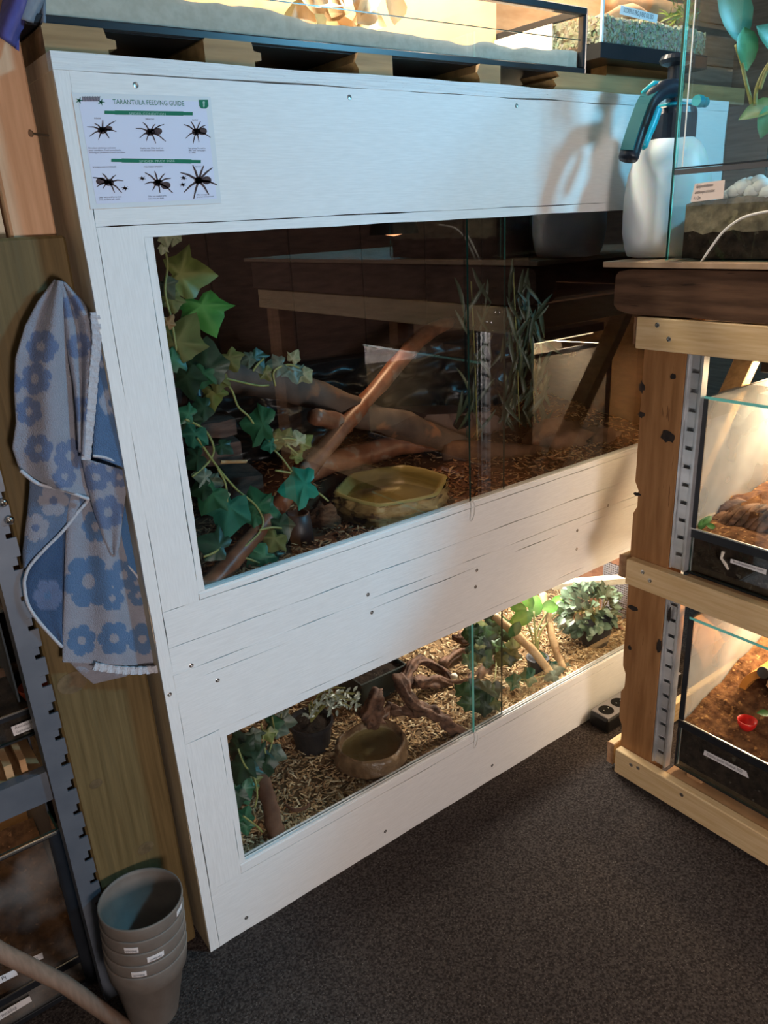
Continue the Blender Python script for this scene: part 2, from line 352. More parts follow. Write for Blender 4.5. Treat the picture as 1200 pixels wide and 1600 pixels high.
def thing(name, loc, label, cat, group=None):
    o = bpy.data.objects.new(name, None); o.empty_display_size = 0.05; COL.objects.link(o); place(o, Vector(loc)); return tag(o, label, cat, group)
def inst(name, me, M, parent):
    o = bpy.data.objects.new(name, me); COL.objects.link(o); WT[o] = M.translation.copy()
    o.parent = parent; o.matrix_parent_inverse = Matrix.Translation(-WT[parent]); o.matrix_basis = M; return o
def dup(root, delta, label=None, group=None):
    d = Vector(delta); r = root.copy(); COL.objects.link(r); r.location = root.location+d; WT[r] = WT[root]+d
    if label: r['label'] = label
    if group: r['group'] = group
    for ch in list(root.children):
        c = ch.copy(); COL.objects.link(c); c.parent = r; WT[c] = WT[ch]+d
        for g in ch.children:
            q = g.copy(); COL.objects.link(q); q.parent = c; WT[q] = WT[g]+d
    return r
def text(name, s, size, origin, xdir, ydir, mat, parent, align='LEFT', width=None, off=0.0003, space=1.0):
    """flat printed lettering, in the plane of xdir/ydir"""
    cu = bpy.data.curves.new(name, 'FONT'); cu.body = s; cu.size = size; cu.align_x = align; cu.resolution_u = 2; cu.space_line = space
    t = bpy.data.objects.new(name, cu); COL.objects.link(t); bpy.context.view_layer.update()
    me = bpy.data.meshes.new_from_object(t.evaluated_get(bpy.context.evaluated_depsgraph_get()))
    bpy.data.objects.remove(t); bpy.data.curves.remove(cu)
    me.materials.clear(); me.materials.append(MATS[mat])
    x = Vector(xdir).normalized(); y = Vector(ydir).normalized(); z = x.cross(y)
    xs = [v.co.x for v in me.vertices]; k = 1.0
    if width and xs: k = width/(max(xs)-min(xs))
    M = Matrix(((x.x, y.x, z.x), (x.y, y.y, z.y), (x.z, y.z, z.z)))
    for v in me.vertices: v.co = M @ Vector((v.co.x*k, v.co.y, 0))
    o = bpy.data.objects.new(name, me); COL.objects.link(o); place(o, Vector(origin)+z*off, parent); return o
def lerp(a, b, t): return a+(b-a)*t
def smoothpath(pts, k=4):
    P = [Vector(p) for p in pts]; out = []
    for i in range(len(P)-1):
        p0, p1, p2, p3 = P[max(i-1, 0)], P[i], P[i+1], P[min(i+2, len(P)-1)]
        for s in range(k):
            t = s/k; out.append(0.5*((2*p1)+(p2-p0)*t+(2*p0-5*p1+4*p2-p3)*t*t+(3*p1-p0-3*p2+p3)*t*t*t))
    out.append(P[-1]); return out

# ------------------------------------------------------------------ the room
def struct(o): o['kind'] = 'structure'; return o
b = B(); b.box(-2.0, 3.0, -3.2, 1.0, -0.04, 0.0); struct(b.build('floor', 'carpet'))
b = B(); b.box(-2.0, 3.0, -3.2, 1.0, 2.42, 2.46); struct(b.build('ceiling', 'ceiling_paint'))
def plank_wall(name, along, a0, a1, c0, c1, mat, z1=2.42, step=0.145):
    b = B(); 
    if along == 'x': b.box(a0, a1, c1, c1+.02, 0, z1)
    else: b.box(c1, c1+.02, a0, a1, 0, z1)
    root = struct(b.build(name, mat)); z = 0.0; i = 0
    while z < z1-.01:
        h = min(step, z1-z)-.004; b = B(); e = R.uniform(0, .003)
        if along == 'x': b.box(a0, a1, min(c0, c1)+e, max(c0, c1), z+.002, z+.002+h, bev=.002)
        else: b.box(min(c0, c1), max(c0, c1)-e, a0, a1, z+.002, z+.002+h, bev=.002)
        b.build('plank', mat, root); z += step
    return root
plank_wall('wall_back', 'x', -2.0, 3.0, 0.83, 0.85, 'wall_wood')
for nm, bx in (('wall_left', (-2.04, -2.0, -3.2, 1.0)), ('wall_right', (3.0, 3.04, -3.2, 1.0)), ('wall_front', (-2.0, 3.0, -3.24, -3.2))):
    b = B(); b.box(*bx, 0, 2.42); struct(b.build(nm, 'wall_wood'))
# pink timber stud and pale panel at the left of the enclosure (part of the wall behind the board)
b = B(); b.box(-0.078, -0.016, 0.065, 0.115, 1.37, 2.42, bev=.003); struct(b.build('trim_1', 'stud_pink'))
b = B(); b.box(-0.30, -0.081, 0.085, 0.10, 1.37, 2.42); struct(b.build('trim_2', 'pale_paint'))

# ------------------------------------------------------------------ white double vivarium cabinet
CW, CD = 1.60, 0.64
cab = thing('vivarium_cabinet', (0.8, 0.3, 0), 'large white painted wooden double vivarium cabinet with two glazed openings', 'cabinet')
def board(name, x0, x1, z0, z1, y0=0.0, y1=0.018, mat='white_paint', jit=0.0011, parent=cab, sides='blrt'):
    """a board whose painted edges are slightly ragged, so the joint to its neighbour opens here and there"""
    P = []; st = 0.022
    def edge(a, bb, nx, nz, on):
        L = (Vector(bb)-Vector(a)).length; n = max(2, int(L/st))
        for i in range(n):
            t = i/n; p = Vector(a).lerp(Vector(bb), t)
            k = jit*max(0.0, noise.noise(Vector((p.x*9+x0*31, p.y*9+z1*17, 3.1)))*2.2+0.35) if on else 0.0
            if i == 0: k = 0.0002
            P.append((p.x+nx*k, p.y+nz*k))
    edge((x0, z0), (x1, z0), 0, 1, 'b' in sides); edge((x1, z0), (x1, z1), -1, 0, 'r' in sides)
    edge((x1, z1), (x0, z1), 0, -1, 't' in sides); edge((x0, z1), (x0, z0), 1, 0, 'l' in sides)
    b = B(); b.prism([(x, y0, z) for x, z in P], (0, y1-y0, 0)); return b.build(name, mat, parent)
board('top_edge', 0.0, CW, 1.5785, 1.600, -0.0008, 0.018, 'white_ply')
board('side_edge', 0.0, 0.0205, 0.0, 1.5785, 0.0, 0.005, 'white_paint_v')
board('header_panel', 0.0205, CW, 1.3835, 1.5785)
board('stile', 0.0205, 0.088, 0.7705, 1.3835, mat='white_paint_v')
board('stile', 1.51, CW, 0.7705, 1.3835, mat='white_paint_v')
board('opening_trim', 0.088, 0.1015, 0.786, 1.3665, 0.001, 0.030, 'white_paint_v')
board('opening_trim', 0.088, 1.51, 1.3665, 1.3835, 0.001, 0.022)
board('opening_trim', 1.4965, 1.51, 0.786, 1.3665, 0.001, 0.030, 'white_paint_v')
board('rail_board', 0.0205, CW, 0.700, 0.7705)
board('rail_board', 0.0205, CW, 0.6465, 0.700)
board('rail_board', 0.0205, CW, 0.6235, 0.6465, -0.0004)
board('rail_board', 0.0205, CW, 0.500, 0.6235)
board('stile', 0.0205, 0.0885, 0.149, 0.500, mat='white_paint_v')
board('stile', 1.51, CW, 0.149, 0.500, mat='white_paint_v')
board('opening_trim', 0.0885, 0.1015, 0.175, 0.480, 0.001, 0.030, 'white_paint_v')
board('opening_trim', 0.0885, 1.51, 0.480, 0.500, 0.001, 0.022)
board('opening_trim', 1.4965, 1.51, 0.175, 0.480, 0.001, 0.030, 'white_paint_v')
board('bottom_board', 0.0205, CW, 0.0, 0.149)
# sliding tracks: white lower channel with a groove lip, one per opening
for z0, z1 in ((0.7705, 0.786), (0.149, 0.175)):
    b = B(); b.box(0.0885, 1.51, -0.0006, 0.014, z0+.0006, z1-.0035, bev=.001); b.box(0.0885, 1.51, 0.001, 0.003, z1-.0035, z1); b.box(0.0885, 1.51, 0.0085, 0.010, z1-.0035, z1)
    b.box(0.0885, 1.51, 0.0155, 0.018, z0, z1); b.build('glass_track', 'white_paint', cab)
# carcass
b = B(); b.box(0.0004, 0.018, 0.0052, CD, 0.0, 1.5785); b.build('side_panel', 'side_cream', cab)
b = B(); b.box(1.582, 1.599, 0.018, CD, 0.0, 1.5785); b.build('side_panel', 'white_paint', cab)
b = B(); b.box(0.0, CW, 0.018, CD, 1.5785, 1.600); b.build('top_panel', 'side_cream', cab)
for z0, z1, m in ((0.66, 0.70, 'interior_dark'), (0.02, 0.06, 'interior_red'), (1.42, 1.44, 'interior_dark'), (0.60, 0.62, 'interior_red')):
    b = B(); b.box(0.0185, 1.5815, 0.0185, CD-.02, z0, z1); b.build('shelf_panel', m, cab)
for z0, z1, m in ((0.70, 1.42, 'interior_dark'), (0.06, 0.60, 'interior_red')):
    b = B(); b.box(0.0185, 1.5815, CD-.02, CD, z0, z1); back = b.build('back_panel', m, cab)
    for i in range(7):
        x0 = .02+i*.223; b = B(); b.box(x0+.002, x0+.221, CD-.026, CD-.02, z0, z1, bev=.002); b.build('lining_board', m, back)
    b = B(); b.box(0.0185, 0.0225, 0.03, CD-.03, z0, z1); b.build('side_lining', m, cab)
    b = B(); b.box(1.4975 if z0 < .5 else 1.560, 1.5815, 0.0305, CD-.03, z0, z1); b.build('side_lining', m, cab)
# wooden cross rail of the upper back wall
b = B(); b.box(0.03, 1.55, 0.560, 0.612, 0.99, 1.03, bev=.003); b.build('back_rail', 'interior_dark', cab)
# black perforated vent on the right lining of the lower part
vent = B(); vent.box(1.494, 1.4972, 0.035, 0.21, 0.16, 0.335); vb = vent.build('vent_plate', 'mesh_wire', cab)
v = B()
for i in range(23): y = .037+i*.0077; v.box(1.4915, 1.4938, y, y+.0032, 0.16, 0.335)
for i in range(23): z = .162+i*.0077; v.box(1.4900, 1.4914, 0.035, .21, z, z+.0032)
tag(v.build('vent_mesh', 'strip_grey', vb), kind='stuff')
# glass doors
def pane(name, x0, x1, y, z0, z1, edge, parent=cab, th=0.0055, glass='glass_door', thick=True):
    b = B(); vs, fs = b.hexa([(x0, y, z0), (x1, y, z0), (x1, y+th, z0), (x0, y+th, z0), (x0, y, z1), (x1, y, z1), (x1, y+th, z1), (x0, y+th, z1)])
    b.bm.normal_update()
    for f in fs: f.material_index = 0 if abs(f.normal.y) > .5 else 1
    return b.build(name, [glass, edge], parent)
d_ul = pane('glass_door', 0.092, 0.846, 0.0105, 0.782, 1.372, 'glass_edge_dark')
d_ur = pane('glass_door', 0.735, 1.506, 0.0032, 0.782, 1.372, 'glass_edge_dark')
d_ll = pane('glass_door', 0.092, 0.842, 0.0105, 0.1715, 0.486, 'glass_edge_dark')
d_lr = pane('glass_door', 0.737, 1.506, 0.0022, 0.1715, 0.486, 'glass_edge_lit', th=0.0075)
# bent wire pulls hung on the edge of the front doors
for x, z, par in ((0.733, 0.784, d_ur), (0.735, 0.174, d_lr)):
    pts = [(x+.003, .0015, z+.006), (x-.004, -.004, z+.003), (x-.003, -.004, z-.012), (x-.006, -.003, z-.034), (x-.004, -.003, z-.042), (x, -.003, z-.040), (x+.006, -.003, z-.030), (x+.008, -.003, z-.010), (x+.003, -.003, z+.002)]
    b = B(); b.tube(smoothpath(pts, 3), .0013, 6); b.build('wire_pull', 'white_paint', par, smooth=True)
# countersunk screws
scr = None
def screw(px, py, axis=1, val=0.0, parent=cab, mat='steel_nail', r=.0034):
    p = W(px, py, axis, val); b = B()
    ax = (0, -1, 0) if axis == 1 else (-1, 0, 0)
    b.lathe(p, [(r*1.25, -.0004), (r*1.25, .0003), (r, .0006), (r*.35, .0002), (r*.3, -.0003)], 10, axis=ax, cap1=True); return b.build('screw', mat, parent, smooth=False)
for q in ((212, 133), (546, 152), (807, 165), (575, 929), (581, 957), (745, 891), (743, 917), (902, 829), (901, 858), (299, 1040), (340, 1063), (950, 790), (385, 1434), (602, 1299), (769, 1196), (265, 1085), (907, 1133)): screw(*q)
# raised nail in the left side panel
a = W(76, 212, 0, 0.0); b = B(); b.tube([a, a+Vector((-.026, -.012, .001))], .0016, 8); b.lathe(a+Vector((-.026, -.012, .001)), [(.0045, 0), (.0045, .0015)], 10, axis=(-1, -.45, 0), cap1=True)
b.build('nail', 'steel_nail', cab, smooth=False)

# ------------------------------------------------------------------ feeding guide poster on the header
pos = thing('feeding_guide_poster', (0.119, -0.002, 1.41), 'laminated tarantula feeding guide poster on the white header panel', 'poster')
TL, TR, BL, BR = (Vector((x, -0.0006, z)) for x, z in ((.0190, 1.552), (.2200, 1.555), (.0175, 1.4075), (.2175, 1.4095)))
def PP(u, v, y=-.0016): p = TL.lerp(TR, u).lerp(BL.lerp(BR, u), v); p.y = y; return p
b = B(); b.prism([BL, BR, TR, TL], (0, -.0006, 0)); b.build('laminate_sheet', 'laminate', pos)
b = B(); b.prism([PP(.045, .955, -.0012), PP(.965, .955, -.0012), PP(.955, .045, -.0012), PP(.035, .045, -.0012)], (0, -.0003, 0)); b.build('paper_sheet', 'poster_paper', pos)
xd = (TR-TL).normalized(); yd = Vector((0, 0, 1))
# poster pixel coordinates come from an enlarged view of the sheet, 1200 x 1015, mapped bilinearly to its four corners
qTL, qTR, qBL, qBR = Vector((45, 105)), Vector((1045, 140)), Vector((195, 950)), Vector((1145, 910))
def Q(x, y, dep=-.0018):
    u, v = .5, .5
    for _ in range(12):
        t = qTL.lerp(qTR, u); bt = qBL.lerp(qBR, u); v = (y-t.y)/(bt.y-t.y)
        l = qTL.lerp(qBL, v); r = qTR.lerp(qBR, v); u = (x-l.x)/(r.x-l.x)
    return PP(u, v, dep)
def ptext(s, x, y, size, width_px, mat='ink_navy', name='caption_text'):
    return text(name, s, size, Q(x, y), xd, yd, mat, pos, width=width_px*.000185, off=0.0)
ptext('TARANTULA FEEDING GUIDE', 322, 186, .0088, 565, 'ink_green', 'title_text')
for (x0, x1, y, s, tx) in ((265, 905, 243, 'SPIDER CONDITION', 435), (320, 975, 587, 'SPIDER PREY SIZE', 515)):
    b = B(); n = 9
    for i in range(n):
        t0, t1 = i/n, (i+1)/n; h = 15*(1 if 0 < i < n-1 else .8)
        b.prism([Q(lerp(x0, x1, t0), y+h+t0*14, -.0016), Q(lerp(x0, x1, t1), y+h+t1*14, -.0016), Q(lerp(x0, x1, t1), y-h+t1*14, -.0016), Q(lerp(x0, x1, t0), y-h+t0*14, -.0016)], (0, -.0001, 0))
    b.build('green_banner', 'ink_green', pos); ptext(s, tx, y+18, .0042, 290, 'ink_pale', 'banner_text')
for s, x, y, wd in (('POOR', 198, 290, 48), ('HEALTHY', 555, 297, 68), ('PLUMP', 903, 306, 48), ('SPIDERLINGS/ JUVENILES', 196, 642, 178), ('MID-SIZED SPIDERS', 550, 642, 148), ('ADULTS', 930, 642, 56)):
    ptext(s, x, y, .0026, wd, name='heading_text')
for s, x, y, wd in (('Shrunken abdomen indicates\npoor condition. Feed immediately.\nInvestigate problems if food not taken.', 164, 502, 275), ('Healthy size. Offer food, but\nnot serious if food not taken.', 520, 506, 190), ('Very plump. No need to\noffer food. Fasting again\nin a week.', 876, 508, 150),
                    ('Offer very small prey item\nonce or twice per week.', 244, 868, 175), ('Offer one medium prey\nitem once per week.', 586, 862, 150), ('Offer one large\nprey item once per week.', 948, 852, 152)):
    ptext(s, x, y, .0029, wd)
def blade(b, p, q, w0, w1):
    p, q = Vector((p[0], p[1])), Vector((q[0], q[1])); d = (q-p).normalized(); n = Vector((-d.y, d.x))
    b.prism([Q(*(p-n*w0)), Q(*(q-n*w1)), Q(*(q+n*w1)), Q(*(p+n*w0))], (0, -.0001, 0))
def ell(b, cx, cy, rx, ry, ang=0, n=14):
    c, s = math.cos(ang), math.sin(ang)
    b.prism([Q(cx+rx*math.cos(2*math.pi*i/n)*c-ry*math.sin(2*math.pi*i/n)*s, cy+rx*math.cos(2*math.pi*i/n)*s+ry*math.sin(2*math.pi*i/n)*c) for i in range(n)], (0, -.0001, 0))
def spider(cx, cy, ax, ay, ar, tips, thk):
    b = B(); ell(b, cx, cy, 34, 26); ell(b, ax, ay, ar, ar*.8)
    for i, (tx, ty) in enumerate(tips):
        k = Vector((lerp(cx, tx, .55)+(tx-cx)*.02, lerp(cy, ty, .55)-10)); blade(b, (cx, cy), k, thk*1.2, thk); blade(b, k, (tx, ty), thk, thk*.45)
    b.build('spider_picture', 'ink_spider', pos)
spider(255, 370, 300, 358, 22, ((150, 345), (255, 295), (345, 303), (200, 322), (350, 380), (302, 428), (230, 437), (168, 415)), 4.5)
spider(590, 385, 645, 380, 32, ((485, 358), (535, 315), (625, 328), (690, 330), (705, 452), (632, 466), (562, 450), (512, 428)), 4.5)
spider(935, 385, 985, 382, 34, ((838, 332), (890, 308), (968, 310), (1010, 338), (1048, 426), (958, 460), (912, 470), (853, 432)), 4.5)
spider(310, 750, 255, 740, 34, ((262, 682), (200, 712), (355, 695), (408, 738), (400, 828), (350, 828), (270, 795), (228, 782)), 5)
spider(655, 755, 712, 775, 36, ((558, 678), (628, 668), (705, 685), (750, 722), (765, 830), (672, 832), (618, 812), (558, 764)), 5.5)
spider(960, 740, 1022, 738, 38, ((820, 680), (912, 625), (998, 630), (1068, 645), (1105, 772), (1042, 845), (925, 878), (850, 828)), 7.5)
for (x, y) in ((422, 795), (540, 722), (845, 720), (840, 770)):
    b = B(); ell(b, x, y, 15, 10, .5, 8)
    for k in range(6): a = k*1.047+.3; blade(b, (x, y), (x+26*math.cos(a), y+18*math.sin(a)), 2.5, 1.5)
    b.build('prey_picture', 'ink_spider', pos)
b = B(); b.prism([Q(952, 160), Q(1024, 160), Q(1028, 206), Q(1010, 222), Q(972, 220), Q(956, 204)][::-1], (0, -.0001, 0)); lg = b.build('shield_emblem', 'ink_green', pos)
b = B(); ell(b, 990, 180, 9, 10); ell(b, 991, 200, 6, 14); b.mi = 0; o = b.build('emblem_figure', 'ink_pale', lg); o.location.y -= .0003
b = B()
for i in range(22):
    x = 112+i*5.5; b.prism([Q(x, 166), Q(x+3, 166), Q(x+5, 130+(i % 3)*2), Q(x+2, 130+(i % 3)*2)], (0, -.0001, 0))
b.build('logo_lettering', 'ink_navy', pos)
b = B()
for cx, cy in ((95, 160), (240, 172)):
    for k in range(5): a = k*1.25; blade(b, (cx, cy), (cx+26*math.cos(a), cy+24*math.sin(a)), 6, 1)
b.build('logo_leaves', 'ink_green', pos)

# ------------------------------------------------------------------ leaf meshes
TINTS = dict(ygreen=((.155, .185, .045), (.36, .36, .13)), bright=((.060, .20, .030), (.17, .34, .08)), olive=((.115, .125, .035), (.25, .23, .085)),
             dark=((.012, .038, .016), (.028, .065, .03)), green=((.02, .105, .045), (.06, .19, .09)), teal=((.018, .135, .085), (.06, .23, .15)),
             vivid=((.015, .22, .14), (.05, .34, .22)), pale=((.34, .36, .20), (.55, .52, .33)), grey=((.09, .125, .085), (.19, .22, .15)), tan=((.42, .27, .13), (.6, .42, .24)))
LEAVES = {}
def ivy_mesh(tone, var):
    """five-lobed ivy leaf, stalk at the origin, tip along +Y, unit length"""
    k = (tone, var)
    if k in LEAVES: return LEAVES[k]
    r = random.Random(len(tone)*7+var*13); base, vein = TINTS[tone]
    out = [(0.0, -.02), (.15, -.15), (.36, -.20), (.48, -.04), (.47, .08), (.62, .24), (.70, .42), (.50, .47), (.36, .58), (.20, .84), (0, 1.0)]
    out = out+[(-x, y) for x, y in out[-2:0:-1]]
    lobes = {2, 6, 10, 14, 18}
    ctr = Vector((0, .16, .03)); bm = bmesh.new(); tl = bm.loops.layers.float_color.new('tint')
    O = []; Mr = []
    for i, (x, y) in enumerate(out):
        x *= r.uniform(.86, 1.12); y *= r.uniform(.93, 1.06)
        d = math.hypot(x, y-.16); z = -.16*d*d+.05*math.sin(i*2.4+var)+(.04 if i in lobes else -.02)
        O.append(bm.verts.new((x, y, z)))
        mx, my = lerp(0, x, .55), lerp(.16, y, .55); Mr.append(bm.verts.new((mx, my, -.05*d*d+(.035 if i in lobes else -.012)+.03)))
    c = bm.verts.new(ctr); n = len(out)
    def colr(v, i, ring):
        t = 0.95 if ring == 0 else ((.62 if i in lobes else .0) if ring == 1 else (.18 if i in lobes else .05))
        q = r.uniform(.78, 1.22)
        return [lerp(base[j], vein[j], t)*q for j in range(3)]
    cc = colr(c, 0, 0); cm = [colr(v, i, 1) for i, v in enumerate(Mr)]; co = [colr(v, i, 2) for i, v in enumerate(O)]
    for i in range(n):
        j = (i+1) % n
        f = bm.faces.new((c, Mr[i], Mr[j]));
        for l, q in zip(f.loops, (cc, cm[i], cm[j])): l[tl] = (*q, 1)
        f = bm.faces.new((Mr[i], O[i], O[j], Mr[j]))
        for l, q in zip(f.loops, (cm[i], co[i], co[j], cm[j])): l[tl] = (*q, 1)
    bmesh.ops.recalc_face_normals(bm, faces=bm.faces[:])
    me = bpy.data.meshes.new('leaf'); bm.to_mesh(me); bm.free(); me.materials.append(MATS['leaf_tint']); me.shade_smooth(); LEAVES[k] = me; return me
def oval_mesh(tone, var, wid=.5, fold=.18, n=5, droop=.25):
    """plain pointed oval leaf, stalk at the origin, tip along +Y"""
    k = ('o', tone, var, wid, fold)
    if k in LEAVES: return LEAVES[k]
    base, vein = TINTS[tone]; bm = bmesh.new(); tl = bm.loops.layers.float_color.new('tint'); r = random.Random(var)
    rows = []
    for i in range(n+1):
        t = i/n; wd = wid*.5*math.sin(math.pi*min(1, t*.93+.05))**.8 if 0 < i < n else .012
        z = -droop*t*t
        rows.append([bm.verts.new((-wd, t, z+fold*wd)), bm.verts.new((0, t, z-.01)), bm.verts.new((wd, t, z+fold*wd))])
    for i in range(n):
        for a in (0, 1):
            f = bm.faces.new((rows[i][a], rows[i][a+1], rows[i+1][a+1], rows[i+1][a]))
            for l in f.loops:
                t = .8 if l.vert in (rows[i][1], rows[i+1][1]) else .05
                q = r.uniform(.88, 1.12); l[tl] = (*[lerp(base[j], vein[j], t)*q for j in range(3)], 1)
    me = bpy.data.meshes.new('leaf'); bm.to_mesh(me); bm.free(); me.materials.append(MATS['leaf_tint']); me.shade_smooth(); LEAVES[k] = me; return me
def leafM(p, tip, nrm, size):
    t = Vector(tip).normalized(); z = (Vector(nrm)-t*Vector(nrm).dot(t)).normalized(); x = t.cross(z)
    M = Matrix(((x.x, t.x, z.x, p[0]), (x.y, t.y, z.y, p[1]), (x.z, t.z, z.z, p[2]), (0, 0, 0, 1)))
    return M @ Matrix.Diagonal((size, size, size, 1))
def leaf_at(par, px, py, y, L, ang, tone, rr=R, tilt=.45, mesh=None, name='leaf'):
    """leaf centred near a photo pixel at depth y; L length in photo pixels, ang direction of the tip"""
    p = W(px, py, 1, y); s = mpp(p)*L; a = math.radians(ang)
    t = (rt*math.cos(a)+up*math.sin(a)+fw*rr.uniform(-.25, .25)).normalized()
    nr = -fw+rt*rr.uniform(-tilt, tilt)+up*rr.uniform(-tilt, tilt)*.7+Vector((0, 0, .25))
    return inst(name, mesh or ivy_mesh(tone, rr.randint(0, 1)), leafM(p-t*s*.42, t, nr, s), par)
def stems(par, paths, rad, mat='vine_stem', name='stem'):
    out = []
    for P in paths:
        pts = smoothpath([W(a, c, 1, y) for a, c, y in P], 5); b = B(); b.tube(pts, rad, 6); out.append(b.build(name, mat, par, smooth=True))
    return out

# ------------------------------------------------------------------ wood chip beds
def chips(name, label, cat, hf, x0, x1, y0, y1, n, ln, wd, pal, base_mat, seed, bias=0.0, floor_z=0.0):
    rr = random.Random(seed)
    b = B().usetint(); b.tint = pal[0]
    nu, nv = 70, 36
    b.grid(lambda u, v: Vector((lerp(x0, x1, u), lerp(y0, y1, v), hf(lerp(x0, x1, u), lerp(y0, y1, v))-.002)), nu, nv, col=lambda u, v: tuple(c*.45 for c in pal[1]))
    bm = b.bm
    for i in range(n):
        x = rr.uniform(x0, x1); y = lerp(y0, y1, rr.random()**(1+bias)); z = hf(x, y)+rr.uniform(-.001, .004)
        L = ln*rr.uniform(.5, 1.35)/2; wv = wd*rr.uniform(.6, 1.3)/2; a = rr.uniform(0, 6.28); e = rr.uniform(-.45, .45)
        d = Vector((math.cos(a)*math.cos(e), math.sin(a)*math.cos(e), math.sin(e)))*L; s = Vector((-math.sin(a), math.cos(a), rr.uniform(-.4, .4))).normalized()*wv; u = d.cross(s).normalized()*wv*.55
        if u.z < 0: u = -u
        c = Vector((x, y, z)); q = pal[rr.randrange(len(pal))]; k = rr.uniform(.75, 1.2); b.tint = tuple(min(1, v*k) for v in q)
        v = [bm.verts.new(p) for p in (c-d-s, c+d*.9-s, c+d+s, c-d*.95+s, c-d*.9-s*.8+u, c+d*.85-s*.8+u, c+d*.92+s*.7+u, c-d*.9+s*.7+u)]
        for fq in ((4, 5, 6, 7), (0, 1, 5, 4), (1, 2, 6, 5), (2, 3, 7, 6), (3, 0, 4, 7)): b._f([v[j] for j in fq])
    return tag(b.build(name, 'chip_tint', recalc=False), label, cat, kind='stuff')

# ------------------------------------------------------------------ upper enclosure
def hu(x, y):
    z = .768+.055*max(0, min(1, (y-.12)/.45))+.010*noise.noise(Vector((x*7, y*7, 1.3)))
    z += .035*math.exp(-(((x-.66)/.14)**2+((y-.34)/.08)**2))+.018*math.exp(-(((x-1.08)/.16)**2+((y-.10)/.05)**2))
    if x < .36: z += .006
    d = math.hypot((x-.60)/1.0, (y-.155)); 
    if d < .15: z = min(z, .757+max(0, d-.11)*.4)
    return z
RED = [(.30, .135, .06), (.22, .09, .04), (.40, .21, .10), (.16, .065, .03), (.46, .29, .15)]
sub = chips('wood_chip_substrate', 'reddish wood chip bedding covering the floor of the upper enclosure', 'bedding', hu, .024, 1.555, .022, .60, 5200, .016, .0042, RED, 'substrate_base_red', 3, .5)
# yellow rock-look water dish
D0 = Vector((.628, .150, .756))
dish = thing('water_dish', D0, 'faceted yellow rock-look water dish behind the upper glass', 'water dish')
def facet(a, z, r):
    k = 6; t = (a+.35) % (2*math.pi/k)-math.pi/k
    f = .92/math.cos(t)*.96
    return lerp(f, 1, .35)*(1+.035*math.sin(a*2+.4)+.02*noise.noise(Vector((math.cos(a)*3, math.sin(a)*3, z*40))))
def craggy(a, z, r): return facet(a, z, r)*(1+.09*noise.noise(Vector((math.cos(a)*5, math.sin(a)*5, z*60+3)))+.06*noise.noise(Vector((math.cos(a)*14, math.sin(a)*14, z*110))))
b = B(); b.lathe(D0, [(.124, 0), (.139, .008), (.130, .016), (.136, .026), (.129, .034), (.137, .042), (.131, .050), (.134, .059)], 96, craggy); b.build('outer_wall', 'dish_stone', dish, smooth=True)
b = B(); b.lathe(D0, [(.1345, .0580), (.130, .063), (.124, .062), (.115, .048), (.101, .022), (.06, .018), (.001, .018)], 96, lambda a, z, r: facet(a, z, r)*(1+.022*noise.noise(Vector((math.cos(a)*7, math.sin(a)*7, 2)))), cap0=False); b.build('inner_basin', 'dish_inner', dish, smooth=True)
b = B(); b.lathe(D0, [(.1095, .040), (.05, .040), (.001, .040)], 96, facet, cap0=False); b.build('water', 'water', dish)
# thick grey branch and slanting red stick
def limb(name, label, path, rads, mat, n=14, jit=.22, extra=None, cat='branch'):
    P = smoothpath([W(*q) if len(q) == 4 else Vector(q) for q in path], 6); m = len(P)
    rr = [lerp(rads[int(i/(m-1)*(len(rads)-1)*.9999)], rads[min(len(rads)-1, int(i/(m-1)*(len(rads)-1)*.9999)+1)], (i/(m-1)*(len(rads)-1)*.9999) % 1) for i in range(m)]
    b = B(); b.tube(P, rr, n, jit, seed=len(label)); o = b.build(name, mat, None, smooth=True); return tag(o, label, cat)
g = limb('branch', 'thick grey-brown branch crossing behind the ivy in the upper enclosure', [(340, 583, 1, .30), (420, 598, 1, .31), (500, 618, 1, .31), (570, 648, 1, .31), (640, 668, 1, .31), (700, 690, 1, .31), (750, 706, 1, .30)], [.036, .034, .032, .034, .036, .030, .022], 'branch_grey')
b = B(); b.tube(smoothpath([W(540, 664, 1, .29), W(515, 656, 1, .25), W(490, 652, 1, .22)], 3), [.022]*4+[.019, .020, .017], 10, .2); b.build('branch_stub', 'branch_red', g, smooth=True)
limb('branch', 'long reddish stick slanting up behind the upper glass past the water dish', [(318, 925, 1, .030), (395, 840, 1, .085), (480, 735, 1, .18), (560, 640, 1, .29), (625, 565, 1, .38), (665, 522, 1, .45), (705, 503, 1, .52)], [.0185, .0180, .0190, .0200, .0205, .021, .015], 'branch_red')
limb('log', 'thick bark log lying along the floor at the right of the upper enclosure', [(690, 708, 1, .30), (760, 712, 1, .24), (830, 717, 1, .19), (900, 718, 1, .14), (960, 717, 1, .10), (1010, 716, 1, .07)], [.034, .036, .038, .036, .035, .034], 'log_brown', jit=.16, cat='log')
limb('cork_bark', 'reddish curved cork bark piece lying behind the water dish', [(455, 748, 1, .30), (520, 722, 1, .32), (580, 706, 1, .33), (650, 692, 1, .33), (705, 690, 1, .33)], [.020, .026, .028, .024, .016], 'branch_red', jit=.35, cat='bark')
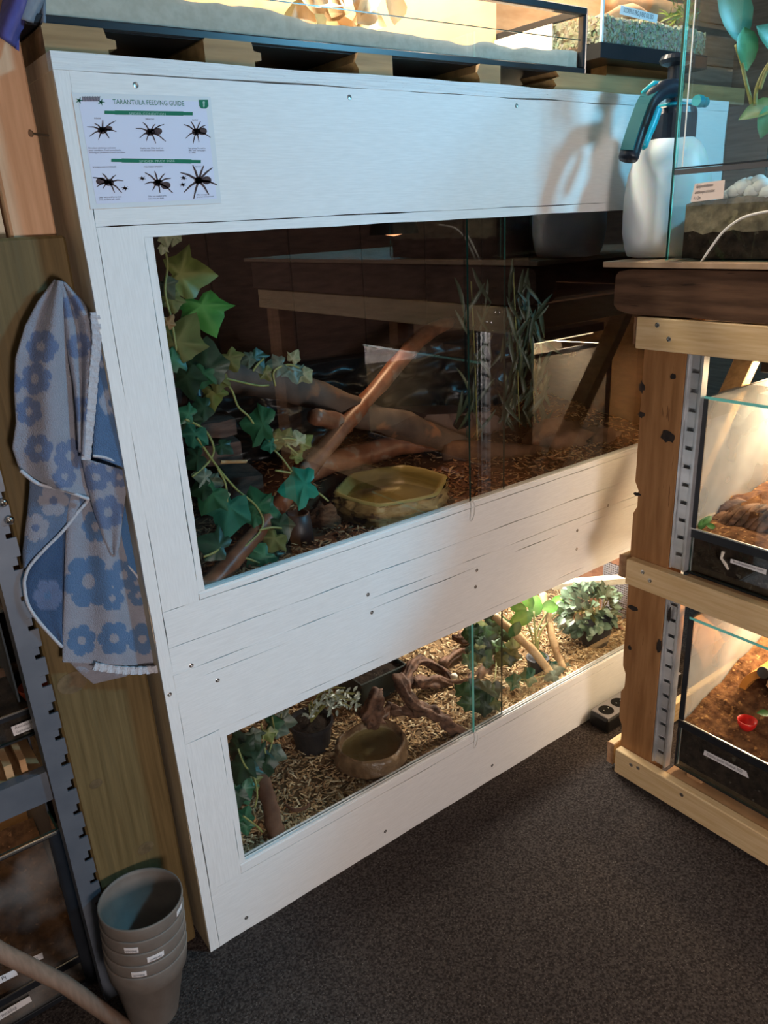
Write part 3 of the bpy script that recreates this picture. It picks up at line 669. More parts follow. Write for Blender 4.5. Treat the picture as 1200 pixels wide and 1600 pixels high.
# stacked bark slabs at the left
def slab(path, th, dep, label):
    a, c = W(*path[0]), W(*path[1]); n = 8; top = []
    for i in range(n+1): p = a.lerp(c, i/n); top.append(p+Vector((0, 0, .004*noise.noise(p*30))))
    b = B(); P = [p for p in top]+[p+Vector((0, 0, -th*(1+.2*noise.noise(p*25)))) for p in top[::-1]]
    b.prism(P, Vector((.02, dep, .012))); return tag(b.build('bark_slab', 'bark_slab'), label, 'bark', 'stacked bark slabs behind the ivy')
slab([(296, 668, 1, .24), (368, 655, 1, .25)], .030, .16, 'flat dark bark slab on top of the stack behind the ivy')
slab([(300, 700, 1, .25), (376, 690, 1, .27)], .045, .15, 'thick dark bark slab in the middle of the stack behind the ivy')
slab([(306, 752, 1, .25), (410, 742, 1, .28)], .045, .15, 'lowest dark bark slab of the stack behind the ivy')
limb('twig', 'thin pale twig lying against the stacked bark slabs', [(345, 722, 1, .235), (385, 721, 1, .24)], [.004, .004], 'stick_tan', n=8, cat='twig')
# black rock background wall
b = B(); b.grid(lambda u, v: Vector((lerp(.34, 1.52, u), .556-.055*abs(noise.noise(Vector((u*9, v*5, 2))))-.03*abs(noise.noise(Vector((u*22, v*12, 5)))), lerp(.80, 1.03, v))), 90, 26)
tag(b.build('rock_background', 'black_rock', smooth=True), 'glossy black lumpy rock panel along the back of the upper enclosure', 'rock panel')
# small black pipe piece, coir lump
p = W(468, 838, 1, .115); b = B(); b.lathe(p+Vector((0, 0, -.012)), [(.030, 0), (.028, .03), (.025, .062), (.020, .064), (.020, .02)], 20); tag(b.build('plastic_pot', 'pot_black', smooth=True), 'small upturned black plastic pot beside the red stick and dish', 'pot')
b = B(); b.blob(W(505, 815, 1, .16)+Vector((0, 0, -.01)), .032, .045, .050, .45, 4, 5); tag(b.build('coir_lump', 'coir', smooth=True), 'brown fibrous coir lump left of the yellow water dish', 'coir')
# pale chips heap in front
# round plastic hide and root mound
hd = thing('reptile_hide', W(722, 700, 1, .40), 'low pinkish grey plastic hide with an oval hole behind the glass joint', 'hide')
b = B(); P = [(654, 700), (657, 660), (668, 648), (760, 644), (778, 650), (812, 690), (812, 702)]
b.prism([W(x, y, 1, .36) for x, y in P], (0, .14, 0)); b.build('shell', 'hide_plastic', hd)
b = B(); c = W(722, 660, 1, .3585); b.lathe(c, [(.034, 0), (.032, .001)], 24, lambda a, z, r: 1.0-.45*abs(math.sin(a)), axis=(0, -1, 0), cap1=True); b.build('entrance', 'black_plastic', hd)
b = B(); b.blob(W(870, 690, 1, .20)+Vector((0, 0, -.005)), .10, .07, .062, .5, 2.6, 9); b.blob(W(935, 695, 1, .16), .07, .05, .05, .5, 3, 4)
md = tag(b.build('cork_mound', 'mound', smooth=True), 'rough brown cork mound behind the log at the right', 'cork')
# hanging bamboo
TINTS['bam'] = ((.035, .055, .032), (.07, .10, .06))
bam = thing('hanging_bamboo', W(800, 560, 1, .33), 'hanging artificial bamboo with narrow dull green leaves behind the upper glass', 'plant')
rr = random.Random(5)
for (cx, y0, y1, dep) in ((742, 440, 690, .30), (808, 425, 690, .34), (832, 480, 680, .33)):
    for o in stems(bam, [[(cx-6, y0, dep), (cx, (y0+y1)/2, dep), (cx+4, y1, dep)]], .0018): pass
    nL = 52 if cx > 760 else 26
    for i in range(nL):
        t = i/nL; py = lerp(y0, y1, t); leaf_at(bam, cx+rr.uniform(-22, 22), py+rr.uniform(-8, 8), dep+rr.uniform(-.03, .03), rr.uniform(38, 62), -90+rr.uniform(-45, 45), 'grey', rr, .8, oval_mesh('bam', i % 2, .13, .3, 4, .45))
# ivy
ivy = thing('ivy_vine', W(275, 420, 1, .12), 'trailing artificial ivy vine with green and yellowish leaves inside the upper left corner', 'plant')
U_L = [(300, 428, .13, 68, 5, 'ygreen'), (322, 492, .15, 66, -62, 'bright'), (286, 520, .10, 66, 62, 'olive'), (322, 562, .13, 62, 88, 'dark'), (262, 452, .11, 32, -60, 'grey'), (270, 475, .12, 30, -80, 'olive'),
       (259, 374, .09, 22, -78, 'pale'), (272, 373, .09, 22, -112, 'pale'), (254, 391, .10, 14, 250, 'pale'), (265, 501, .08, 20, 60, 'tan'), (277, 567, .09, 38, -45, 'green'), (316, 592, .11, 34, -110, 'green'),
       (340, 600, .12, 30, -100, 'olive'), (332, 622, .13, 38, -85, 'ygreen'), (310, 640, .12, 36, 200, 'dark'), (288, 645, .08, 28, 160, 'green'), (303, 688, .08, 40, -105, 'teal'), (314, 744, .08, 26, 170, 'grey'),
       (338, 753, .09, 24, -10, 'grey'), (346, 774, .09, 24, 10, 'pale'), (311, 764, .08, 34, 200, 'dark'), (326, 782, .08, 48, -120, 'green'), (356, 808, .07, 62, -100, 'teal'), (397, 782, .10, 44, 110, 'green'),
       (420, 802, .10, 40, -15, 'green'), (391, 806, .10, 34, 195, 'green'), (461, 760, .085, 56, 192, 'vivid'), (440, 828, .07, 38, -70, 'dark'), (424, 850, .06, 38, -120, 'olive'), (404, 876, .055, 42, -140, 'green'), (424, 876, .05, 34, -60, 'dark'),
       (398, 662, .16, 52, 175, 'green'), (414, 686, .16, 30, -100, 'dark'), (418, 696, .14, 22, 200, 'teal'), (430, 684, .14, 30, 70, 'olive'), (447, 681, .14, 26, 60, 'olive'), (464, 683, .13, 24, 110, 'pale'), (477, 688, .13, 26, 40, 'ygreen'), (465, 711, .13, 20, 50, 'ygreen'),
       (362, 566, .17, 34, -60, 'olive'), (384, 562, .18, 24, 200, 'grey'), (402, 566, .18, 34, -60, 'dark'), (428, 570, .17, 32, 190, 'grey'), (418, 586, .17, 22, -60, 'olive'), (459, 584, .16, 28, -70, 'grey'), (478, 588, .15, 24, -50, 'pale'), (460, 556, .16, 20, 60, 'pale'), (470, 580, .16, 20, -20, 'grey'),
       (295, 600, .07, 46, -80, 'dark'), (300, 720, .06, 36, 210, 'dark'), (330, 850, .06, 46, 160, 'dark'), (352, 700, .12, 26, -30, 'dark'), (300, 665, .09, 34, -60, 'dark')]
for px, py, y, L, a, tn in U_L: leaf_at(ivy, px, py, y, L, a, tn)
stems(ivy, [[(252, 376, .10), (262, 410, .11), (258, 455, .10), (268, 500, .10), (280, 560, .10), (305, 585, .12), (345, 590, .14), (400, 602, .16), (420, 602, .16)],
            [(345, 590, .14), (362, 610, .15), (372, 635, .15), (388, 650, .15), (396, 662, .15)], [(290, 655, .07), (320, 672, .08), (334, 700, .08), (326, 722, .08), (300, 745, .07)],
            [(308, 684, .07), (340, 730, .08), (370, 765, .085), (398, 788, .085), (411, 812, .08), (405, 832, .07), (385, 852, .06), (360, 876, .055)], [(340, 732, .08), (352, 755, .08), (355, 785, .07)],
            [(425, 700, .14), (440, 715, .13), (456, 737, .11)], [(484, 762, .085), (500, 772, .085), (513, 783, .08)], [(430, 735, .11), (455, 739, .10)], [(395, 580, .17), (402, 570, .17), (412, 560, .17)], [(430, 603, .16), (428, 580, .16), (450, 570, .16), (468, 575, .15)],
            [(420, 690, .14), (450, 685, .13), (475, 690, .13)], [(448, 695, .13), (465, 710, .13)], [(318, 870, .05), (340, 860, .05), (355, 840, .06)], [(405, 828, .07), (425, 824, .07), (440, 825, .07)], [(360, 868, .055), (385, 872, .055), (405, 880, .05)]], .0022)

# ------------------------------------------------------------------ lower enclosure
def hl(x, y):
    z = .158+.022*max(0, (y-.05)/.5)+.009*noise.noise(Vector((x*6, y*6, 4.3)))+.010*math.exp(-((x-1.25)/.2)**2)
    if math.hypot(x-.500, y-.108) < .10: z = min(z, .156)
    return z
STRAW = [(.50, .33, .16), (.36, .215, .10), (.60, .44, .24), (.27, .15, .07), (.68, .54, .33), (.44, .28, .13)]
chips('wood_chip_substrate', 'pale straw-coloured wood chip bedding covering the lower enclosure floor', 'bedding', hl, .026, 1.49, .022, .60, 11000, .017, .0040, STRAW, 'substrate_base', 11, .7)
B0 = Vector((.500, .108, .156)); BS = .90
bowl = thing('rock_water_bowl', B0, 'round brown rock-look water bowl on chips in the lower enclosure', 'water bowl')
def rocky(a, z, r): return 1+.05*math.sin(a*2+.9)+.035*math.sin(a*3)+.05*noise.noise(Vector((math.cos(a)*2.5, math.sin(a)*2.5, z*35)))+.035*noise.noise(Vector((math.cos(a)*9, math.sin(a)*9, z*90)))
b = B(); b.lathe(B0, [(r_*BS, z_) for r_, z_ in [(.088, -.002), (.100, .010), (.101, .022), (.095, .034), (.096, .042), (.091, .050), (.086, .053), (.0825, .048), (.079, .036)]], 72, rocky); b.build('rim', 'bowl_stone', bowl, smooth=True)
b = B(); b.lathe(B0, [(.0805*BS, .040), (.072*BS, .024), (.05*BS, .014), (.001, .012)], 72, rocky, cap0=False); b.build('basin', 'bowl_inner', bowl, smooth=True)
b = B(); b.lathe(B0, [(.0795*BS, .035), (.04*BS, .035), (.001, .033)], 72, rocky, cap0=False); b.build('water', 'water', bowl)
limb('log', 'short dark log leaning beside the ivy in the lower left corner', [(432, 1306, 1, .035), (425, 1270, 1, .055), (412, 1225, 1, .085), (398, 1180, 1, .13)], [.0185, .0175, .0165, .016], 'log_brown', jit=.32, cat='log')
limb('twig', 'small curved dark twig on the chips near the leaning log', [(447, 1258, 2, .170), (460, 1266, 2, .172), (478, 1262, 2, .172), (482, 1256, 2, .173)], [.0035, .004, .0035, .003], 'log_brown', n=8, cat='twig')
# frosted plant in a black pot
def frosted(name, label, pot_px, pot_y, sprigs, seed):
    t = thing(name, W(*pot_px, 1, pot_y), label, 'potted plant'); rr = random.Random(seed)
    c = W(*pot_px, 1, pot_y); c.z = .162
    b = B(); b.lathe(c, [(.042, 0), (.052, .062), (.056, .064), (.056, .074), (.051, .074), (.048, .062)], 28); b.build('pot', 'pot_black', t, smooth=False)
    b = B(); b.lathe(c, [(.049, .064), (.02, .068), (.001, .068)], 20, cap0=False); b.build('soil', 'soil_dark', t)
    for (px, py, y) in sprigs:
        tip = W(px, py, 1, y); b = B(); m = c+Vector((0, 0, .09)); b.tube(smoothpath([c+Vector((0, 0, .066)), m.lerp(tip, .5)+Vector((0, 0, .03)), tip], 3), .0016, 5); b.build('stem', 'vine_stem', t)
        for k in range(9):
            f = rr.uniform(.55, 1.0); p = (m.lerp(tip, f)+Vector((rr.uniform(-.012, .012), rr.uniform(-.012, .012), rr.uniform(-.006, .012))))
            d = Vector((rr.uniform(-1, 1), rr.uniform(-1, .4), rr.uniform(-.3, .9))); inst('leaf', oval_mesh('frost', k % 2, .42, .3, 4, .2), leafM(p, d, Vector((rr.uniform(-.4, .4), -.5, .8)), rr.uniform(.013, .020)), t)
TINTS['frost'] = ((.30, .36, .29), (.46, .52, .44))
frosted('frosted_plant', 'grey-leaved frosted plant in a black pot at the back of the lower enclosure', (484, 1112), .24, [(520, 1082, .20), (540, 1075, .20), (552, 1085, .19), (562, 1100, .18), (530, 1096, .19), (490, 1108, .18), (484, 1116, .18), (548, 1104, .18), (512, 1088, .20), (564, 1085, .19), (556, 1094, .18), (535, 1088, .19), (525, 1090, .19)], 4)
# planter tray
pt = thing('planter_tray', W(598, 1070, 1, .33), 'long dark green planter tray at the back of the lower enclosure', 'planter')
c0 = W(565, 1082, 1, .28); b = B(); x0, y0 = c0.x, c0.y; x1 = x0+.155
b.box(x0, x1, y0, y0+.004, .162, .235, bev=.001); b.box(x0, x1, y0+.11, y0+.114, .162, .235); b.box(x0, x0+.004, y0, y0+.114, .162, .235); b.box(x1-.004, x1, y0, y0+.114, .162, .235); b.box(x0-.003, x1+.003, y0-.003, y0+.003, .229, .237, bev=.001); b.build('tray', 'planter_green', pt)
b = B(); b.box(x0+.004, x1-.004, y0+.004, y0+.11, .165, .222); b.build('soil', 'soil_dark', pt)
# driftwood
def drift(label, limbs, rads):
    root = None; b = B()
    for P, rd in zip(limbs, rads):
        pts = smoothpath([W(*q) for q in P], 5); n = len(pts); rr = [lerp(rd[0], rd[1], i/(n-1))*(1+.25*noise.noise(pts[i]*40)) for i in range(n)]
        b.tube(pts, rr, 20, .9, seed=len(label), ridge=.24)
    return tag(b.build('driftwood', 'driftwood', smooth=True), label, 'driftwood')
drift('gnarled driftwood root lying behind the rock water bowl', [[(738, 1160, 1, .035), (705, 1135, 1, .045), (680, 1115, 1, .07), (655, 1105, 1, .09), (636, 1085, 1, .12), (622, 1055, 1, .17)], [(660, 1108, 1, .09), (635, 1112, 1, .12), (610, 1110, 1, .15)]], [(.017, .013), (.014, .010)])
drift('dark upright driftwood stump beside the planter tray', [[(580, 1125, 1, .16), (585, 1100, 1, .17), (592, 1078, 1, .19)], [(575, 1128, 1, .155), (600, 1118, 1, .17), (612, 1100, 1, .18)]], [(.026, .012), (.016, .010)])
drift('curled driftwood root arching near the glass joint at the back', [[(632, 1072, 1, .22), (640, 1045, 1, .26), (660, 1033, 1, .28), (690, 1046, 1, .25), (705, 1062, 1, .22)], [(650, 1068, 1, .22), (680, 1065, 1, .22), (720, 1072, 1, .19), (740, 1060, 1, .20)], [(690, 1040, 1, .27), (720, 1020, 1, .28), (740, 1030, 1, .25)]], [(.012, .010), (.016, .013), (.013, .010)])
drift('twisted dark driftwood piece behind the lower glass joint', [[(745, 1072, 1, .17), (758, 1040, 1, .20), (775, 1022, 1, .22), (790, 1015, 1, .22)], [(715, 1000, 1, .30), (735, 990, 1, .32), (745, 1010, 1, .27)]], [(.018, .012), (.014, .012)])
b = B(); b.blob(W(709, 1057, 1, .175), .011, .010, .009, .3, 3, 2, sub=2); tag(b.build('pale_stone', 'quartz', smooth=True), 'small pale stone lying among the driftwood', 'stone')
b = B(); b.blob(W(738, 1020, 1, .20), .010, .010, .011, .3, 3, 6, sub=2); tag(b.build('pale_stone', 'quartz', smooth=True), 'small pale stone on the driftwood behind the turquoise glass edge', 'stone')
# two ivies
il = thing('ivy_vine', W(385, 1180, 1, .10), 'dark trailing ivy in the left corner of the lower enclosure', 'plant')
for px, py, y, L, a, tn in [(372, 1180, .10, 40, -100, 'dark'), (395, 1158, .12, 34, -60, 'dark'), (382, 1215, .08, 44, -80, 'dark'), (383, 1240, .06, 34, -70, 'green'), (384, 1272, .05, 26, 70, 'green'), (384, 1295, .045, 22, -80, 'green'), (398, 1152, .11, 24, -50, 'grey'), (410, 1190, .10, 44, -10, 'dark'),
     (432, 1180, .11, 30, -20, 'grey'), (425, 1178, .11, 24, 190, 'grey'), (438, 1140, .14, 26, -15, 'grey'), (430, 1130, .15, 26, 10, 'green'), (448, 1128, .15, 30, -10, 'grey'), (420, 1150, .12, 22, -70, 'ygreen'), (370, 1250, .05, 30, -95, 'dark'), (405, 1200, .10, 36, 200, 'dark'), (375, 1160, .12, 36, 120, 'dark'), (396, 1226, .07, 26, -60, 'olive'), (376, 1205, .07, 40, 250, 'dark')]: leaf_at(il, px, py, y, L, a, tn)
stems(il, [[(408, 1130, .14), (412, 1160, .12), (416, 1185, .10)], [(372, 1170, .07), (382, 1195, .06), (396, 1212, .06), (402, 1240, .05), (398, 1262, .05)], [(440, 1115, .16), (436, 1135, .15), (430, 1150, .13)], [(425, 1120, .15), (428, 1145, .13), (420, 1178, .11)], [(380, 1275, .035), (400, 1290, .03), (410, 1300, .03)]], .0019)
TINTS['leafg'] = ((.035, .085, .022), (.09, .15, .05)); TINTS['dark2'] = ((.016, .04, .013), (.04, .075, .03))
ic = thing('ivy_vine', W(765, 1030, 1, .15), 'leafy dark green ivy around the driftwood behind the lower glass joint', 'plant')
rr = random.Random(21)
for i in range(46):
    t = rr.random(); px, py = (rr.uniform(735, 800), rr.uniform(968, 1035)) if i < 30 else (rr.uniform(722, 772), rr.uniform(1075, 1108)); y = lerp(.30, .12, (py-965)/75) if i < 30 else rr.uniform(.045, .08)
    leaf_at(ic, px, py, y, rr.uniform(18, 30), rr.uniform(0, 360), rr.choice(['dark2', 'leafg', 'leafg', 'dark2', 'olive']), rr)
stems(ic, [[(758, 960, .32), (765, 1000, .24), (775, 1035, .18), (770, 1070, .11), (752, 1095, .06)], [(790, 975, .28), (795, 1010, .21), (785, 1040, .15)]], .0018)
ib = thing('ivy_sprig', W(845, 1058, 1, .06), 'small grey-green ivy sprig at the foot of the two sticks', 'plant')
for px, py, y, L, a, tn in [(868, 1050, .045, 26, 20, 'grey'), (880, 1052, .045, 22, -10, 'grey'), (872, 1040, .06, 22, 60, 'teal'), (860, 1058, .04, 20, 200, 'grey'), (822, 1058, .07, 26, 190, 'green'), (800, 1064, .075, 22, 170, 'green'), (888, 1046, .05, 18, 0, 'grey')]: leaf_at(ib, px, py, y, L, a, tn)
stems(ib, [[(800, 1062, .08), (830, 1060, .065), (865, 1052, .05)]], .0016)
# sticks
limb('stick', 'pale peeled stick leaning to the left in the lower enclosure', [(864, 1057, 1, .05), (835, 1020, 1, .09), (805, 990, 1, .14), (772, 962, 1, .20)], [.0115, .012, .0125, .011], 'stick_tan', jit=.25, cat='stick')
limb('stick', 'pale knobbly stick standing upright beside the green pothos', [(880, 1045, 1, .05), (868, 1015, 1, .085), (858, 975, 1, .135), (848, 928, 1, .20)], [.0105, .011, .011, .012], 'stick_tan', jit=.35, cat='stick')
limb('stick', 'short brown stick on the chips in front of the vent mesh', [(945, 968, 1, .12), (975, 984, 1, .075)], [.006, .005], 'branch_red', n=10, cat='stick')
# pothos
po = thing('pothos_plant', W(836, 1010, 1, .13), 'bright green pothos with pale stems beside the peeled sticks', 'plant')
TINTS['pothos'] = ((.09, .30, .03), (.25, .46, .10)); TINTS['pothosd'] = ((.025, .11, .02), (.06, .18, .05))
for px, py, y, L, a, tn in [(818, 965, .15, 40, 200, 'pothos'), (836, 950, .16, 38, 80, 'pothos'), (858, 948, .15, 34, 10, 'pothos'), (880, 952, .14, 34, -5, 'pothos'), (826, 940, .17, 30, 120, 'pothos'), (806, 982, .13, 30, 240, 'pothosd'), (870, 940, .17, 28, 40, 'pothos'), (812, 950, .17, 28, 170, 'pothos'), (845, 1030, .09, 34, -80, 'pothosd')]:
    leaf_at(po, px, py, y, L, a, tn, mesh=oval_mesh(tn, 1, .62, .25, 5, .3))
stems(po, [[(838, 1020, .11), (836, 990, .13), (834, 955, .16)], [(838, 1020, .11), (840, 985, .14), (856, 955, .15)], [(836, 1020, .11), (830, 990, .13), (822, 970, .15)], [(840, 1020, .11), (846, 985, .13), (872, 956, .14)]], .0028)
c = W(840, 1028, 1, .10); c.z = .160; b = B(); b.lathe(c, [(.024, 0), (.030, .04), (.032, .042), (.032, .048), (.028, .048), (.001, .04)], 20); b.build('pot', 'pot_black', po)
# bushy potted plant at the right
TINTS['succ'] = ((.075, .125, .068), (.16, .22, .13)); TINTS['succ2'] = ((.12, .175, .105), (.22, .28, .18))
bp = thing('potted_succulent', W(930, 1005, 1, .10), 'bushy grey-green round-leaved plant in a black pot at the right', 'potted plant')
c = W(928, 1012, 1, .09); c.z = .164; b = B(); b.lathe(c, [(.038, 0), (.050, .066), (.053, .068), (.053, .076), (.048, .076), (.045, .066), (.001, .066)], 30); b.build('pot', 'pot_black', bp)
rr = random.Random(8); cc = c+Vector((-.012, .012, .112))
for i in range(15):
    a = rr.uniform(0, 6.28); e = rr.uniform(-.2, 1.3); d = Vector((math.cos(a)*math.cos(e)*.085, math.sin(a)*math.cos(e)*.07, math.sin(e)*.07)); b = B(); b.tube(smoothpath([c+Vector((0, 0, .066)), c+Vector((d.x*.4, d.y*.4, .10)), cc+d], 3), .0017, 5); b.build('stem', 'vine_stem', bp)
    if c.x+d.x > 1.478: d.x = 1.478-c.x
for i in range(285):
    a = rr.uniform(0, 6.28); e = rr.uniform(-.75, 1.5); q = rr.uniform(.72, 1.0)
    d = Vector((math.cos(a)*math.cos(e)*.096*q, math.sin(a)*math.cos(e)*.080*q, math.sin(e)*.064*q)); p = cc+d
    if p.y < .04: p.y = .04+rr.uniform(0, .01)
    if p.x > 1.462: p.x = 1.462
    inst('leaf', oval_mesh('succ' if i % 3 else 'succ2', i % 2, .78, .25, 4, .25), leafM(p, d.normalized()+Vector((rr.uniform(-.6, .6), rr.uniform(-.6, .6), rr.uniform(-.3, .5))), d.normalized()+Vector((0, -.3, .7)), rr.uniform(.022, .033)), bp)
# pale batten across the top right of the lower enclosure
b = B(); b.beam(W(862, 914, 1, .26), W(1000, 903, 1, .075), .030, .022, bev=.002); tag(b.build('wooden_batten', 'batten_pale'), 'pale square batten spanning the top right of the lower enclosure', 'batten')
# lamp of the lower enclosure and heat lamp of the upper one
lp = thing('enclosure_lamp', (1.22, .34, .575), 'white tube lamp under the ceiling of the lower enclosure', 'lamp')
b = B(); b.box(1.05, 1.40, .36, .40, .585, .60, bev=.003); b.build('lamp_housing', 'label_paper', lp)
b = B(); b.tube([(1.06, .38, .578), (1.39, .38, .578)], .006, 10); b.build('tube', 'led_white', lp, smooth=True)
area('enclosure_lamp_light', (1.20, .30, .568), (1.12, .16, .17), .30, .05, 9.0, (1.0, .93, .82))
hl_ = thing('heat_lamp', (.86, .40, 1.34), 'domed red heat lamp under the ceiling of the upper enclosure', 'lamp')
b = B(); b.lathe((.86, .40, 1.34), [(.06, 0), (.055, .03), (.03, .06), (.02, .078), (.001, .08)], 28, cap0=False); b.build('shade', 'black_plastic', hl_, smooth=True)
b = B(); b.lathe((.86, .40, 1.335), [(.001, .0), (.03, .006), (.036, .03), (.02, .05), (.001, .055)], 20, cap0=False); mk('bulb_red', (.9, .3, .1), emit=((1.0, .42, .2), 1.5)); b.build('bulb', 'bulb_red', hl_, smooth=True)
l = bpy.data.lights.new('heat_lamp_light', 'SPOT'); l.energy = 7.0; l.color = (1.0, .60, .34); l.spot_size = math.radians(72); l.spot_blend = .8; l.shadow_soft_size = .04
o = bpy.data.objects.new('heat_lamp_light', l); COL.objects.link(o); o.location = (.86, .40, 1.32); o.rotation_euler = (Vector((.66, .12, .78))-Vector((.86, .40, 1.32))).to_track_quat('-Z', 'Y').to_euler()

# ------------------------------------------------------------------ timber supports and tanks on top of the cabinet
def xz(px, py, y): p = W(px, py, 1, y); return p.x, p.z
ZB = 1.638
for (a, c, lab, tongue) in ((58, 172, 'wide tongued timber block under the left end of the black framed tank', True), (320, 398, 'second timber block from the left under the black framed tank', True),
                    (560, 613, 'third timber block from the left under the black framed tank', False), (750, 782, 'fourth timber block from the left under the black framed tank', False)):
    x0 = xz(a, 85, .03)[0]; x1 = xz(c, 95, .03)[0]; x0 = max(x0, .004)
    z0, z1 = 1.6005, ZB-.0005; zm = (z0+z1)/2
    P = [(x0, .03, z0), (x1, .03, z0), (x1, .03, zm-.007)]+([(x1+.012, .03, zm-.005), (x1+.012, .03, zm+.005)] if tongue else [(x1+.002, .03, zm)])+[(x1, .03, zm+.007), (x1-.003, .03, z1), (x0+.003, .03, z1), (x0, .03, z1-.004)]
    if not tongue: P = [(x0, .03, z0), (x1, .03, z0), (x1, .03, z1), (x0, .03, z1), (x0-.008, .03, zm+.004), (x0-.001, .03, zm-.006)]
    b = B(); b.prism(P, (0, .42, 0)); tag(b.build('timber_block', 'plank_brown'), lab, 'timber block', 'timber blocks under the large tank')
x0 = xz(862, 140, .03)[0]; P = [(x0, .03, 1.6005), (1.72, .03, 1.6005), (1.72, .03, ZB-.0005), (x0+.012, .03, ZB-.0005), (x0+.022, .03, 1.628), (x0+.004, .03, 1.622), (x0+.014, .03, 1.612)]
b = B(); b.prism(P, (0, .10, 0)); tag(b.build('timber_beam', 'plank_brown'), 'brown timber beam on the cabinet top under the right end of the tanks', 'timber')
# black framed tank
TX0, TX1, TY0, TY1, TZ0, TZ1 = -.010, 1.118, .05, .31, ZB, 1.762
tk = thing('framed_tank', (.55, .26, TZ0), 'long low black framed glass tank with pale sand on top of the cabinet', 'tank')
b = B(); b.box(TX0, TX1, TY0, TY1, TZ0, TZ0+.006); b.build('base_plate', 'black_frame', tk)
def rail(x0, x1, y0, y1, z0, z1, nm='frame_bar', m='black_frame', par=tk): b = B(); b.box(x0, x1, y0, y1, z0, z1, bev=.002); return b.build(nm, m, par)
rail(TX0, TX1, TY0-.004, TY0+.012, TZ0+.001, TZ0+.0135); rail(TX0, TX1, TY0-.004, TY0+.012, TZ1-.014, TZ1)
for x in (TX0, TX1-.010): rail(x, x+.010, TY0-.003, TY0+.012, TZ0+.014, TZ1-.0145); rail(x, x+.010, TY0+.0125, TY1, TZ0+.0065, TZ0+.0135); rail(x, x+.010, TY0+.0125, TY1, TZ1-.014, TZ1); rail(x, x+.010, TY1-.012, TY1, TZ0+.014, TZ1-.0145)
rail(TX1+.0003, TX1+.0035, TY0-.003, TY0+.010, TZ0+.002, TZ1-.002, 'edge_strip', 'silver')
b = B(); b.box(TX0+.012, TX1-.012, TY0+.004, TY0+.008, TZ0+.014, TZ1-.015); b.build('glass_pane', 'glass', tk)
b = B(); b.box(TX1-.008, TX1-.004, TY0+.0125, TY1-.013, TZ0+.014, TZ1-.015); b.build('glass_pane', 'glass', tk)
b = B(); b.box(TX0+.012, TX1-.012, TY0+.0015, TY0+.0035, 1.702, 1.7035); b.build('glass_rail', 'glass_edge_dark', tk)
b = B(); b.box(TX0+.012, TX1-.012, TY1-.010, TY1-.004, TZ0+.014, TZ1+.22); b.build('back_panel', 'tank_back', tk)
b = B(); b.box(TX1-.0185, TX1-.0145, TY0+.075, TY1-.011, TZ0+.014, TZ1-.015); b.build('end_panel', 'tank_end', tk)
# sand with its wavy top against the front glass
sp = [(70, -25), (180, -20), (290, 0), (350, 8), (400, 13), (443, 20), (483, 37), (525, 40), (563, 42), (600, 48), (633, 53), (680, 60), (727, 70), (745, 67), (760, 65), (780, 70), (800, 76), (820, 74), (845, 78), (883, 77), (900, 80)]
prof = [xz(x, y, TY0+.01) for x, y in sp]; prof[0] = (TX0+.0125, prof[0][1]); prof[-1] = (TX1-.0125, prof[-1][1])
b = B(); n = 10
def sand_z(x):
    for i in range(len(prof)-1):
        if prof[i][0] <= x <= prof[i+1][0]: return lerp(prof[i][1], prof[i+1][1], (x-prof[i][0])/(prof[i+1][0]-prof[i][0]))
    return prof[-1][1]
def sfun(u, v):
    x = lerp(TX0+.0125, TX1-.0125, u); z = sand_z(x)+.003*noise.noise(Vector((x*40, v*5, 0)))
    if v < .1: return Vector((x, TY0+.0095, TZ0+.008))
    t = (v-.1)/.9; return Vector((x, TY0+.0095+t*.23, z-.015*t*t+.012*noise.noise(Vector((x*8, t*3, 7)))*t))
b.grid(sfun, 150, n); tag(b.build('sand_bed', 'sand_pale', smooth=False), 'pale grey sand bed heaped against the glass of the framed tank', 'sand', kind='stuff')
dl = thing('dried_leaves', W(560, 30, 1, .22), 'heap of dry tan leaves lying on the sand in the framed tank', 'dry leaves'); rr = random.Random(3)
for i in range(16):
    px = rr.uniform(450, 625); p = W(px, 30+(px-450)*.09-rr.uniform(0, 22), 1, .20+rr.uniform(-.05, .06)); TINTS['dry'] = ((.46, .31, .16), (.60, .43, .26)); TINTS['dryg'] = ((.34, .30, .14), (.5, .45, .25))
    inst('leaf', oval_mesh('dry' if i % 4 else 'dryg', i % 3, .7, .6, 5, .5), leafM(p, Vector((rr.uniform(-1, 1), rr.uniform(-.5, .5), rr.uniform(-.3, .7))), Vector((rr.uniform(-.5, .5), -1, rr.uniform(0, 1))), rr.uniform(.05, .085)), dl)
lt = thing('tank_lamp', (.80, .22, 2.05), 'bright strip lamp above the black framed tank', 'lamp')
b = B(); b.box(.35, 1.08, .20, .24, 2.040, 2.055); b.build('lamp_housing', 'label_paper', lt); b = B(); b.tube([(.37, .22, 2.032), (1.06, .22, 2.032)], .006, 8); b.build('tube', 'led_white', lt, smooth=True)
area('tank_lamp_light', (.72, .22, 2.022), (.72, .20, 1.6), .7, .04, 13.0, (1.0, .86, .68))
